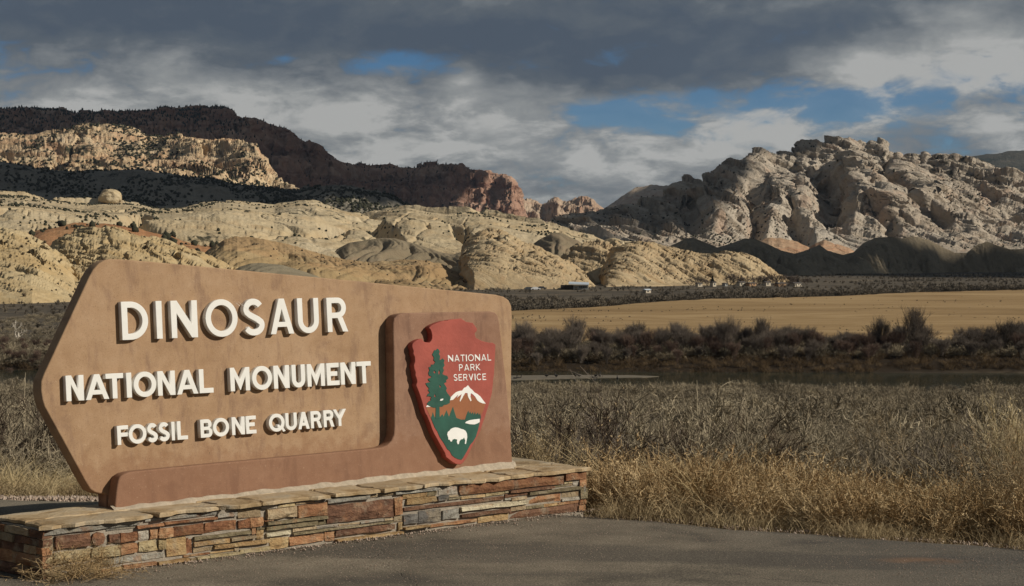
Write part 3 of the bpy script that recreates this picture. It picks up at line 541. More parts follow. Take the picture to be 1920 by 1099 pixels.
# ------------------------------------------------------------------ clouds outside the picture that shade parts of the land
M_CLOUD, n_ = new_mat('cloud_white'); n_.b.inputs['Base Color'].default_value = (.85, .86, .88, 1); n_.b.inputs['Roughness'].default_value = 1
def cloud(zone, H, label, cell=28.0, ragged=.5, holes=0.0, seed=0):
    """zone: (px, distance, height) points on the land under the cloud's shade; the cloud stands up-sun of them at height H"""
    pts = []
    for px, d, z in zone:
        x = (px - CX) / F * d; k = (H - z) / SUN_DIR.z; pts.append((x + SUN_DIR.x * k, d + SUN_DIR.y * k))
    P = np.array(pts); lo, hi = P.min(0) - 200, P.max(0) + 200
    gx, gy = np.meshgrid(np.arange(lo[0], hi[0], cell), np.arange(lo[1], hi[1], cell))
    ins = np.zeros(gx.shape, bool); dist = np.full(gx.shape, 1e9)
    for i in range(len(P)):
        (x1, y1), (x2, y2) = P[i], P[(i + 1) % len(P)]
        c = ((y1 > gy) != (y2 > gy)) & (gx < (x2 - x1) * (gy - y1) / (y2 - y1 + 1e-9) + x1); ins ^= c
        t = np.clip(((gx - x1) * (x2 - x1) + (gy - y1) * (y2 - y1)) / ((x2 - x1) ** 2 + (y2 - y1) ** 2), 0, 1); dist = np.minimum(dist, np.hypot(gx - x1 - t * (x2 - x1), gy - y1 - t * (y2 - y1)))
    sd = np.where(ins, dist, -dist) / 120 + fbm(gx / 170, gy / 170, 5, .6, 300 + seed) * ragged * 2 - holes * sst(fbm(gx / 210, gy / 210, 4, .55, 330 + seed), .12, .35)
    m = sd > 0
    th = np.sqrt(np.clip(sd, 0, None)) * 60; top = H + th + fbm(gx / 90, gy / 90, 4, .6, 340 + seed) * 26 * np.clip(sd, 0, 1); bot = H - th * .25
    ny, nx = m.shape; q = m[:-1, :-1] & m[1:, :-1] & m[:-1, 1:] & m[1:, 1:]
    i = (np.arange(ny - 1)[:, None] * nx + np.arange(nx - 1)[None]); f = np.stack([i, i + 1, i + nx + 1, i + nx], -1)[q]
    V = np.concatenate([np.stack([gx, gy, np.where(m, top, H)], -1).reshape(-1, 3), np.stack([gx, gy, np.where(m, bot, H)], -1).reshape(-1, 3)])
    Fc = np.concatenate([f, f[:, ::-1] + nx * ny]); used = np.unique(Fc); mp = np.full(len(V), -1); mp[used] = np.arange(len(used))
    put('cloud', mesh('cloud', V[used], mp[Fc], True), M_CLOUD, kind='stuff')
cloud([(-300, 5400, 380), (-300, 3560, 250), (300, 3560, 280), (470, 3500, 260), (520, 3300, 120), (600, 3300, 60), (740, 3900, 60), (840, 4150, 60), (850, 5000, 200), (600, 5500, 300)], 1500, '', seed=1, ragged=.35)
cloud([(-300, 2720, 160), (-300, 2040, 70), (150, 2030, 60), (400, 2090, 60), (600, 2120, 60), (790, 2150, 55), (800, 2420, 80), (640, 2520, 100), (480, 2700, 120), (200, 2760, 150)], 1450, '', seed=2, ragged=.6)
cloud([(1190, 1350, -10), (1500, 1290, -10), (1690, 1250, -10), (1715, 1490, -8), (1780, 1510, -8), (1830, 1240, -10), (2400, 1180, -10), (2400, 1760, 10), (1830, 1820, 15), (1700, 1800, 20), (1480, 1760, 15), (1180, 1640, 10)], 1300, '', seed=5, ragged=.6, holes=3.2, cell=18)
cloud([(1100, 1980, 40), (1280, 2060, 40), (1420, 2240, 70), (1500, 2560, 140), (1490, 2950, 200), (1260, 2750, 130), (1100, 2400, 90)], 1500, '', seed=4, ragged=.6, holes=1.5, cell=20)

cloud([(1110, 6600, 150), (1110, 5700, 100), (1300, 5700, 100), (1400, 6700, 200)], 1550, '', seed=7, ragged=.4)
# the thin winter air between here and the mountains
hz = bpy.data.materials.new('valley_air'); hz.use_nodes = True; hn = NT(hz.node_tree); hn.n.clear()
pv = hn.new('ShaderNodeVolumePrincipled'); pv.inputs['Color'].default_value = (.60, .76, 1.0, 1); pv.inputs['Density'].default_value = HAZE; pv.inputs['Anisotropy'].default_value = .1
ho = hn.new('ShaderNodeOutputMaterial'); hn.l.new(pv.outputs[0], ho.inputs['Volume'])
hb = [(x, y, z) for x in (-10500, 10500) for y in (-10500, 10500) for z in (-26, 1720)]
put('haze', mesh('haze', hb, [(0, 1, 3, 2), (4, 6, 7, 5), (0, 4, 5, 1), (2, 3, 7, 6), (0, 2, 6, 4), (1, 5, 7, 3)]), hz, kind='stuff')
SC.cycles.volume_max_steps = 64; SC.cycles.volume_bounces = 0
# ------------------------------------------------------------------ stone plinth
ZT = .305
AB = math.radians(49.2)
BU = Vector((math.sin(AB), math.cos(AB), 0)); BN = Vector((math.cos(AB), -math.sin(AB), 0))
B0 = at_z(79, 986, ZT)                                     # front left corner of the plinth top
B0.z = 0
def bfront(px, py): p = at_plane(px, py, B0, BN); return (p - B0).dot(BU), p.z
BLEN = bfront(1101, 876)[0]
STONE = {}
def stone_mat(key, a, b, c):
    m, n = new_mat('stone_' + key); p = n.pos
    oi = n.new('ShaderNodeObjectInfo').outputs['Random']
    q = n.vmath('ADD', p, n.comb(n.math('MULTIPLY', oi, 17.0), n.math('MULTIPLY', oi, 9.0), 0.0))
    f = n.noise(q, 9, 6, .65, .6); g = n.noise(n.mapping(q, scale=(14, 14, 50)), 1.0, 5, .65); h = n.noise(q, 42, 4, .7)
    col = n.ramp(n.math('ADD', n.math('MULTIPLY', f, .7), n.math('MULTIPLY', g, .3)), [(.33, a), (.5, b), (.66, c)])
    col = n.mix(n.maprange(h, .58, .7, 0, .45), col, tuple(x * .35 for x in a))
    col = n.mix(n.maprange(n.noise(q, 7, 6, .65), .52, .68, 0, .6), col, (.33, .27, .185))
    col = n.mix(n.maprange(n.noise(n.mapping(q, loc=(4, 2, 1)), 11, 5, .65), .56, .68, 0, .5), col, (.30, .135, .055))
    hsv = n.new('ShaderNodeHueSaturation'); n.put(hsv.inputs['Value'], n.math('ADD', .8, n.math('MULTIPLY', oi, .4))); n.put(hsv.inputs['Color'], col); hsv.inputs['Saturation'].default_value = .96
    n.put(n.b.inputs['Base Color'], hsv.outputs[0]); n.b.inputs['Roughness'].default_value = .88
    bump(n, n.math('ADD', n.math('MULTIPLY', f, .8), n.math('ADD', n.math('MULTIPLY', g, .5), n.math('MULTIPLY', h, .45))), 1.0, .03)
    STONE[key] = m
stone_mat('G', (.19, .175, .15), (.30, .28, .235), (.38, .36, .30)); stone_mat('T', (.25, .175, .10), (.36, .265, .155), (.45, .36, .23))
stone_mat('Y', (.36, .245, .105), (.44, .345, .185), (.54, .45, .27)); stone_mat('O', (.24, .10, .045), (.37, .185, .085), (.48, .32, .17))
stone_mat('R', (.125, .052, .027), (.25, .108, .048), (.38, .20, .095)); stone_mat('B', (.075, .04, .026), (.16, .078, .045), (.29, .155, .085))
stone_mat('P', (.105, .055, .034), (.175, .088, .05), (.25, .135, .075)); stone_mat('K', (.07, .062, .056), (.13, .12, .108), (.20, .185, .16))
stone_mat('L', (.145, .115, .065), (.215, .17, .095), (.30, .25, .155)); stone_mat('C', (.42, .35, .225), (.53, .46, .31), (.60, .53, .38))
stone_mat('X', (.26, .14, .055), (.39, .255, .115), (.48, .36, .19)); stone_mat('M', (.30, .26, .20), (.38, .335, .27), (.46, .42, .34))
M_MORTAR = simple('mortar', (.33, .285, .225), .95, .25, 14, .8, .01)
def rough_block(w, h, d, amp, rr=rng, nx=None, nz=None, rnd=.0):
    """a split-faced stone: front grid broken up, edges chipped; x along the wall, y outwards, z up"""
    nx = nx or int(np.clip(round(w / .07), 2, 6)); nz = nz or (2 if h > .05 else 1)
    u = np.linspace(0, 1, nx + 1); v = np.linspace(0, 1, nz + 1)
    u[1:-1] += rr.uniform(-.06, .06, nx - 1) / max(1, nx / 3); v[1:-1] += rr.uniform(-.1, .1, nz - 1)
    V = []; idx = {}
    for j in range(nz + 1):
        for i in range(nx + 1):
            ed = i in (0, nx) or j in (0, nz)
            x = u[i] * w; z = v[j] * h
            if i in (0, nx): x += rr.uniform(-.4, .4) * amp
            if j in (0, nz): z += rr.uniform(-.35, .35) * amp
            if rnd:
                a, c = u[i] * 2 - 1, v[j] * 2 - 1; L = max(1, math.hypot(a, c) / 1.05) if rnd else 1
                x = w / 2 + a / L * w / 2; z = h / 2 + c / L * h / 2
            y = rr.uniform(-.5, .5) * amp - (.5 * amp + .003 if ed else 0)
            idx[i, j] = len(V); V.append((x, y, z))
    nf = len(V)
    ring = [(i, 0) for i in range(nx + 1)] + [(nx, j) for j in range(1, nz + 1)] + [(i, nz) for i in range(nx - 1, -1, -1)] + [(0, j) for j in range(nz - 1, 0, -1)]
    back = {}
    for k in ring:
        p = V[idx[k]]; back[k] = len(V); V.append((p[0], -d, p[2]))
    Fc = []
    for j in range(nz):
        for i in range(nx): Fc.append((idx[i, j], idx[i + 1, j], idx[i + 1, j + 1], idx[i, j + 1]))
    for a, b_ in zip(ring, ring[1:] + ring[:1]): Fc.append((idx[b_], idx[a], back[a], back[b_]))
    return V, Fc
plinth = empty('stone_plinth', B0, 'low wall of mixed red, tan and grey sandstone blocks under the park sign', 'stone wall')
def wall_frame(origin, u, n):
    return Matrix(((u.x, n.x, 0, origin.x), (u.y, n.y, 0, origin.y), (u.z, n.z, 1, origin.z), (0, 0, 0, 1)))
def add_stone(frame, u0, z0, u1, z1, key, proud=0.0, amp=.006, rnd=0.0, name='stone', depth=.07):
    if u1 - u0 < .012 or z1 - z0 < .006: return
    g = .0028
    V, Fc = rough_block(u1 - u0 - 2 * g, z1 - z0 - 2 * g, depth, min(amp, (z1 - z0) * .26), rnd=rnd)
    me = mesh(name, V, Fc); o = put(name, me, STONE[key], plinth)
    M = frame @ Matrix.Translation((u0 + g, proud, z0 + g)); o.matrix_local = Matrix.Translation(-B0) @ M
    return o
A3 = lambda X, Y: (X / 3.4286, 820 + Y / 3.4286)
A4 = lambda X, Y: (500 + X / 3.0, 820 + Y / 3.0)
S3 = [(285,900,588,636,'G'),(935,1050,512,548,'G'),(1055,1400,507,540,'G'),(1400,1530,492,524,'M'),(1533,1905,482,512,'G'),(690,880,578,608,'G'),(878,1055,563,592,'R'),(1058,1400,546,567,'R'),
 (275,350,642,735,'T'),(358,585,638,724,'B'),(590,682,612,706,'P'),(705,775,624,688,'B'),(775,890,618,680,'R'),(892,965,604,668,'M'),(970,1020,594,660,'O'),(1020,1120,588,655,'O'),(1120,1320,572,642,'R'),(1320,1530,552,620,'R'),(1533,1613,532,592,'R'),(1613,1698,520,582,'O'),(1700,1760,503,580,'O'),(1765,1915,488,530,'T'),
 (275,350,762,832,'Y'),(352,590,744,822,'Y'),(590,778,712,784,'Y'),(780,890,690,757,'O'),(893,1018,672,746,'Y'),(1018,1072,664,728,'Y'),(1075,1205,655,770,'X'),(1207,1245,648,752,'R'),(1250,1620,640,668,'L'),(1250,1480,676,710,'X'),(1484,1652,646,672,'T'),(1660,1818,630,656,'C'),(1822,1880,610,636,'C'),(1245,1375,716,746,'T'),(1378,1740,694,724,'X'),(1745,1850,656,728,'O'),(1765,1920,542,568,'R'),(1622,1920,592,614,'L'),
 (290,358,846,882,'T'),(360,590,832,866,'T'),(592,733,800,834,'L'),(735,1070,776,820,'G'),
 (655,714,850,906,'R'),(716,788,840,896,'X'),(790,1010,822,882,'O'),(1012,1220,800,850,'X'),(1222,1262,780,822,'T'),(1265,1350,770,818,'Y'),(1350,1545,756,802,'Y'),(1548,1740,722,766,'Y')]
S4 = [(176,342,384,456,'O'),(0,172,408,466,'T'),(0,342,474,498,'L'),(0,290,502,528,'L'),(344,718,386,492,'B'),(722,768,340,442,'O'),(584,720,318,344,'T'),(342,580,350,374,'G'),
 (150,715,538,558,'L'),(388,722,524,562,'B'),(0,142,538,566,'C'),(22,128,570,638,'X'),(132,328,562,612,'O'),(332,386,534,592,'O'),(392,768,574,592,'X'),
 (724,968,288,326,'G'),(972,1078,284,330,'M'),(790,960,348,384,'X'),(964,1026,326,362,'K'),(776,1340,396,420,'P'),(1345,1474,322,342,'P'),(772,856,438,494,'K'),(860,988,418,494,'K'),(992,1084,410,468,'G'),
 (1090,1676,264,330,'R'),(1680,1802,198,248,'R'),(1370,1622,300,318,'P'),(1480,1772,308,328,'L'),(1096,1474,394,422,'C'),(1096,1372,434,456,'P'),(1482,1664,336,382,'O'),(1668,1772,312,344,'T'),(1374,1808,420,466,'P'),(1784,1808,246,336,'M'),(1284,1368,430,480,'X'),(1192,1282,450,486,'X'),(920,1190,490,512,'O'),(770,918,506,524,'X')]
FR = wall_frame(Vector((B0.x, B0.y, 0)), BU, BN)
GRIDU, GRIDZ = .012, .008
CAPH = .026
occ = np.zeros((int(BLEN / GRIDU) + 1, int((ZT - CAPH) / GRIDZ) + 1), bool)
def occupy(u0, z0, u1, z1): occ[max(0, int(u0 / GRIDU)):max(0, int(math.ceil(u1 / GRIDU))), max(0, int(z0 / GRIDZ)):max(0, int(math.ceil(z1 / GRIDZ)))] = True
LAID = []
for L_, A_ in ((S3, A3), (S4, A4)):
    for (X0, X1, Yt, Yb, key) in L_:
        u0, zt = bfront(*A_(X0, Yt)); _, zb = bfront(*A_(X0, Yb))
        ym = (Yt + Yb) / 2 - .118 * (X1 - X0); u1, _ = bfront(*A_(X1, ym))
        zb = max(zb, 0.0); zt = min(zt, ZT - CAPH - .002)
        u0 = max(u0, 0); u1 = min(u1, BLEN)
        if zt - zb < .012: zt = zb + .014 if zb + .014 < ZT - CAPH else zt
        LAID.append([u0, zb, u1, zt, key])
# shrink overlaps so no two stones share space
ok = []
for s in sorted(LAID, key=lambda s: -(s[2] - s[0]) * (s[3] - s[1])):
    for q in ok:
        ou = min(s[2], q[2]) - max(s[0], q[0]); oz = min(s[3], q[3]) - max(s[1], q[1])
        if ou > 0 and oz > 0:
            if oz < ou * .8:
                if s[1] + s[3] > q[1] + q[3]: s[1] = q[3]
                else: s[3] = q[1]
            else:
                if s[0] + s[2] > q[0] + q[2]: s[0] = q[2]
                else: s[2] = q[0]
    if s[2] - s[0] > .02 and s[3] - s[1] > .010: ok.append(s)
for (u0, z0, u1, z1, key) in ok:
    occupy(u0, z0, u1, z1)
    add_stone(FR, u0, z0, u1, z1, key, proud=rng.uniform(-.010, .012) + (.012 if (z1 - z0) < .03 and key in 'LXC' else 0), amp=.012, rnd=1.0 if key == 'P' and u1 - u0 < .12 else 0)
# thin spalls and chinking stones in what is left of the face
nu, nz_ = occ.shape
for j in range(nz_):
    i = 0
    while i < nu:
        if occ[i, j]: i += 1; continue
        a = i
        while i < nu and not occ[i, j] and i - a < rng.integers(10, 34): i += 1
        h = 1
        while j + h < nz_ and h < 7 and not occ[a:i, j + h].any(): h += 1
        if (i - a) * GRIDU > .035 and h * GRIDZ > .012:
            occ[a:i, j:j + h] = True
            add_stone(FR, a * GRIDU, j * GRIDZ, min(i * GRIDU, BLEN), min((j + h) * GRIDZ, ZT - CAPH), rng.choice(list('GTTXYLMO')), proud=rng.uniform(-.012, .001), amp=.008)
# the two ends and the back, laid in simple courses
P_BL = at_z(-17, 968, ZT); P_BR = at_z(955, 855, ZT); P_FL = B0.copy(); P_FR = B0 + BU * BLEN
for v_ in (P_BL, P_BR): v_.z = 0
def coursed(a, c, keys, seed):
    u = (c - a); L = u.length; u.normalize(); n_ = Vector((u.y, -u.x, 0)); fr_ = wall_frame(a, u, n_)
    z = 0.0; r = np.random.default_rng(seed)
    while z < ZT - CAPH - .02:
        h = min(r.uniform(.03, .085), ZT - CAPH - z); x = 0.0
        while x < L - .03:
            wv = min(r.uniform(.09, .4), L - x); add_stone(fr_, x, z, x + wv, z + h, r.choice(list(keys)), r.uniform(-.006, .012), .010); x += wv
        z += h
coursed(P_BL, P_FL - BU * .0, 'BTGORL', 1); coursed(P_FR, P_BR, 'TGOYRL', 2); coursed(P_BR, P_BL, 'TGOYRLB', 3)
# mortar core
def slab_mesh(name, poly, z0, z1):
    b = bmesh.new(); f = b.faces.new([b.verts.new((p[0], p[1], z0)) for p in poly])
    ex = bmesh.ops.extrude_face_region(b, geom=[f]); [setattr(v.co, 'z', z1) for v in ex['geom'] if isinstance(v, bmesh.types.BMVert)]
    bmesh.ops.recalc_face_normals(b, faces=b.faces); me = bpy.data.meshes.new(name); b.to_mesh(me); b.free(); return me
def inset(poly, d):
    c = sum((Vector(p) for p in poly), Vector()) / len(poly); out = []
    n = len(poly)
    for i in range(n):
        p0, p1, p2 = Vector(poly[i - 1]), Vector(poly[i]), Vector(poly[(i + 1) % n])
        e1, e2 = (p1 - p0).normalized(), (p2 - p1).normalized(); n1, n2 = Vector((-e1.y, e1.x, 0)), Vector((-e2.y, e2.x, 0))
        if n1.dot(c - p1) < 0: n1 = -n1
        if n2.dot(c - p1) < 0: n2 = -n2
        k = (n1 + n2); k = k / max(.3, k.dot(n1)); out.append(p1 + k * d)
    return out
CORE = [P_FL, P_FR, P_BR, P_BL]
o = put('mortar_core', slab_mesh('mortar_core', inset(CORE, .021), -.12, ZT - CAPH), M_MORTAR, plinth); o.matrix_local = Matrix.Translation(-B0)
# flagstone coping: irregular slabs with broken edges
M_COP, nc_ = new_mat('coping_flagstone'); p = nc_.pos
f = nc_.noise(p, 4.5, 6, .62, .8); g = nc_.noise(p, 30, 5, .7)
col = nc_.ramp(f, [(.32, (.25, .165, .08)), (.45, (.385, .28, .16)), (.56, (.43, .335, .215)), (.7, (.35, .30, .225))])
col = nc_.mix(nc_.maprange(g, .55, .7, 0, .5), col, (.14, .10, .06))
oi = nc_.new('ShaderNodeObjectInfo').outputs['Random']; hs = nc_.new('ShaderNodeHueSaturation'); nc_.put(hs.inputs['Value'], nc_.math('ADD', .82, nc_.math('MULTIPLY', oi, .32))); nc_.put(hs.inputs['Color'], col)
nc_.put(nc_.b.inputs['Base Color'], hs.outputs[0]); nc_.b.inputs['Roughness'].default_value = .9
bump(nc_, nc_.math('ADD', f, nc_.math('MULTIPLY', g, .5)), .8, .02)
def cap_slab(name, poly, z1, th, r, mat=M_COP, amp=.012):
    """poly of world xy; edge subdivided and chipped, thickness th, laid with a slight tilt"""
    pts = []
    n = len(poly)
    for i in range(n):
        a, c = Vector(poly[i]), Vector(poly[(i + 1) % n]); m = max(2, int((c - a).length / .06))
        for k in range(m): pts.append(a.lerp(c, k / m) + Vector((r.uniform(-amp, amp), r.uniform(-amp, amp), 0)))
    cen = sum(pts, Vector()) / len(pts); V = []; N = len(pts)
    for p_ in pts: V.append((p_.x, p_.y, z1 - th + r.uniform(-.002, .002)))
    for p_ in pts: V.append((p_.x, p_.y, z1 - .006 + r.uniform(-.005, .002)))
    for p_ in pts: q = p_.lerp(cen, .05); V.append((q.x, q.y, z1 + r.uniform(-.002, .002)))
    V.append((cen.x, cen.y, z1 + .002))
    Fc = []
    for i in range(N):
        k = (i + 1) % N
        Fc += [(i, k, N + k, N + i), (N + i, N + k, 2 * N + k, 2 * N + i), (2 * N + i, 2 * N + k, 3 * N)]
    Fc.append(tuple(range(N))[::-1])
    me = mesh(name, V, Fc); o = put(name, me, mat, plinth); o.matrix_local = Matrix.Translation(-B0); return o
def cor(u, k): a = P_FL.lerp(P_FR, u); c = P_BL.lerp(P_BR, u); return a.lerp(c, k)
r_ = np.random.default_rng(5)
us = [0, .17, .285, .345, .47, .56, .64, .745, .83, .90, 1.0]
for i in range(len(us) - 1):
    a, c = us[i], us[i + 1]; ja, jc = r_.uniform(-.02, .02, 2); g = .0025
    mid = r_.uniform(.36, .46)
    fo = -.012 / 1.0
    if i == 0: fa = BN * .014 - BU * .012
    else: fa = BN * .012
    fc_ = BN * .012 + (BU * .012 if i == len(us) - 2 else Vector())
    cap_slab('cap_stone', [cor(a + g, 0) + fa, cor(c - g, 0) + fc_, cor(c - g + jc * .4, mid), cor(a + g + ja * .4, mid)], ZT + r_.uniform(-.004, .006), CAPH - .003, r_, amp=.024)
    cap_slab('cap_stone', [cor(a + g + ja * .4, mid + .012), cor(c - g + jc * .4, mid + .012), cor(c - g, .99), cor(a + g, .99)], ZT + r_.uniform(-.004, .003), CAPH - .004, r_)

# ------------------------------------------------------------------ the sign
ASG = math.radians(47.6); LEAN = .070
H0 = Vector((math.cos(ASG), -math.sin(ASG), 0))
SU = Vector((math.sin(ASG), math.cos(ASG), 0)); SV = (Vector((0, 0, math.cos(LEAN))) - H0 * math.sin(LEAN)); SN = (H0 * math.cos(LEAN) + Vector((0, 0, math.sin(LEAN))))
S0 = at_z(215.6, 956, ZT)
RAISE = .098; THICK = .105; LTH = .037
def suv(px, py, off):
    p = at_plane(px, py, S0 + SN * off, SN) - S0 - SN * off
    return p.dot(SU), p.dot(SV)
SM = Matrix(((SU.x, SV.x, SN.x, S0.x), (SU.y, SV.y, SN.y, S0.y), (SU.z, SV.z, SN.z, S0.z), (0, 0, 0, 1)))
sign = empty('park_sign', S0, 'brown concrete park entrance sign with white raised lettering and a red arrowhead', 'sign')
SMI = Matrix.Translation(-S0) @ SM
def smooth_poly(pts, it=2):
    for _ in range(it):
        out = []
        for i in range(len(pts)):
            a, c = pts[i], pts[(i + 1) % len(pts)]
            out += [(a[0] * .75 + c[0] * .25, a[1] * .75 + c[1] * .25), (a[0] * .25 + c[0] * .75, a[1] * .25 + c[1] * .75)]
        pts = out
    return pts
def solid(name, loops, off0, off1, mat, parent, bev=.002, res=1, label=None):
    """closed outlines (first the outer one) in the sign's u, v plane, extruded from off0 to off1 along its normal"""
    cu = bpy.data.curves.new(name, 'CURVE'); cu.dimensions = '2D'; cu.fill_mode = 'BOTH'
    h = (off1 - off0) / 2
    cu.extrude = max(h - bev, 1e-4); cu.bevel_depth = bev; cu.bevel_resolution = res; cu.offset = -bev
    for lp in loops:
        sp = cu.splines.new('POLY'); sp.points.add(len(lp) - 1); sp.use_cyclic_u = True
        for q, pt in zip(sp.points, lp): q.co = (pt[0], pt[1], 0, 1)
    tmp = bpy.data.objects.new(name, cu); C.objects.link(tmp)
    dg = bpy.context.evaluated_depsgraph_get(); me = bpy.data.meshes.new_from_object(tmp.evaluated_get(dg)); me.name = name
    bpy.data.objects.remove(tmp); bpy.data.curves.remove(cu)
    me.transform(Matrix.Translation((0, 0, (off0 + off1) / 2)))
    o = put(name, me, mat, parent, label=label)
    if parent is sign: o.matrix_local = SMI
    return o
def concrete(name, cols, stain, st):
    m, n = new_mat(name); tc = n.new('ShaderNodeTexCoord').outputs['Object']; p = tc
    f = n.noise(p, 1.6, 6, .6, .3); sp = n.noise(p, 150, 3, .8); sp2 = n.noise(p, 55, 4, .7); med = n.noise(p, 12, 5, .6)
    col = n.ramp(n.math('ADD', n.math('MULTIPLY', f, .55), n.math('MULTIPLY', med, .45)), cols)
    run = n.noise(n.mapping(p, scale=(6.5, 2.2, 1)), 1.0, 7, .68, .5); run2 = n.noise(n.mapping(p, scale=(22, 3.0, 1)), 1.0, 6, .66, .3)
    k = n.math('ADD', n.math('MULTIPLY', run, .7), n.math('MULTIPLY', run2, .3))
    col = n.mix(n.math('MULTIPLY', n.maprange(k, .50, .64), st), col, stain)
    blot = n.noise(n.mapping(p, loc=(3, 1, 0)), 4.2, 5, .62)
    col = n.mix(n.maprange(blot, .56, .70, 0, st * .8), col, stain)
    y = n.sep(p)[1]
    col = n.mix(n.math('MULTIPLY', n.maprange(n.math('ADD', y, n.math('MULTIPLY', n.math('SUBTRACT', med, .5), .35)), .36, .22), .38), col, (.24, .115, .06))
    col = n.mix(n.maprange(sp, .54, .70, 0, .5), col, tuple(c * .45 for c in stain))
    col = n.mix(n.maprange(sp2, .58, .72, 0, .34), col, (.5, .36, .24))
    pin = n.voro(p, 11)[0]
    col = n.mix(n.maprange(pin, .035, .02, 0, .8), col, (.03, .02, .015))
    n.put(n.b.inputs['Base Color'], col); n.b.inputs['Roughness'].default_value = .85
    bump(n, n.math('ADD', n.math('MULTIPLY', sp, .35), n.math('ADD', n.math('MULTIPLY', sp2, .4), n.math('MULTIPLY', med, .5))), .35, .006); return m
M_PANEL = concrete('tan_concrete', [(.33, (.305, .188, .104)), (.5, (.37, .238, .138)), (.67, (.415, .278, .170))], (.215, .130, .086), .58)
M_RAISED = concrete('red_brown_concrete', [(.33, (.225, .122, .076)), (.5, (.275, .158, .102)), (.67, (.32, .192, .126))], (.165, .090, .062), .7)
M_WHITE = simple('white_letter_paint', (.76, .745, .70), .45, .04, 12, .15, .003, .35)
OUT = [(206, 485.6), (222, 486), (250, 488), (287, 491.0), (400, 501.6), (520, 513), (633, 523.6), (760, 536), (860, 545.8), (930, 552.6), (945, 556.5), (954, 563), (959, 574), (960, 590), (959, 700), (958, 800), (957, 872), (215, 962), (202, 929), (196, 926.5), (186, 925.4), (178, 923.3), (169.5, 918), (161, 904.5), (83.7, 763), (79.5, 750), (76.9, 731), (77.6, 714), (83.5, 699.5), (166.5, 521), (175, 505.5), (186, 493.5), (197, 487.5)]
main = [suv(x, y, -RAISE) for x, y in OUT]
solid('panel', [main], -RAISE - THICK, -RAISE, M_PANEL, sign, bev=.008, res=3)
RAI = [(215.6, 956), (216.6, 940), (218.5, 921), (220.5, 908), (223, 898.5), (227, 892.5), (234, 888), (243, 885.2), (255, 883.4), (400, 869.3), (560, 854.6), (660, 845.2), (700, 841.2), (716, 839.0), (727, 834.5), (735, 826), (739, 815), (740, 800), (739, 718), (737.6, 625), (737.6, 607), (740, 596.5), (747, 589.8), (757, 587), (780, 586.4), (860, 585), (920, 583.8), (929, 586), (934, 592), (936.5, 604), (942, 652), (950, 722), (956.5, 790), (961.5, 874)]
rz = [suv(x, y, 0) for x, y in RAI]
solid('raised_border', [rz], -RAISE + .001, 0, M_RAISED, sign, bev=.010, res=4)
solid('support_footing', [[(-.004, -.06), (-.004, .13), (.06, .16), (.30, .17), (rz[-1][0] - .06, .10), (rz[-1][0] - .06, -.06)]], -RAISE - THICK + .012, -RAISE - .002, M_RAISED, sign, bev=.006, res=2)
# mortar bead along the foot of the sign
bead = bmesh.new(); uu = np.linspace(-.02, rz[-1][0] + .02, 90)
Lb = []
for i, u in enumerate(uu):
    wv = .024 + .016 * perlin(np.array([u * 6.0]), np.array([.3]), 3)[0] + rng.uniform(-.004, .004); hb = .016 + .018 * (u / uu[-1]) + .01 * perlin(np.array([u * 9.0]), np.array([.7]), 4)[0]
    P = S0 + SU * u
    Lb.append([bead.verts.new((P + H0 * (-.02) + Vector((0, 0, hb + .01)))[:]), bead.verts.new((P + H0 * .004 + Vector((0, 0, hb)))[:]), bead.verts.new((P + H0 * (wv * .7) + Vector((0, 0, hb * .45)))[:]), bead.verts.new((P + H0 * (wv + .006) + Vector((0, 0, -.012)))[:])])
for a, c in zip(Lb[:-1], Lb[1:]):
    for k in range(3): bead.faces.new((a[k], c[k], c[k + 1], a[k + 1]))
bmesh.ops.recalc_face_normals(bead, faces=bead.faces); me = bpy.data.meshes.new('mortar_bead'); bead.to_mesh(me)
o = put('mortar_bead', me, simple('pale_mortar', (.46, .385, .29), .95, .2, 30, .8, .01), sign); o.matrix_local = Matrix.Translation(-S0)

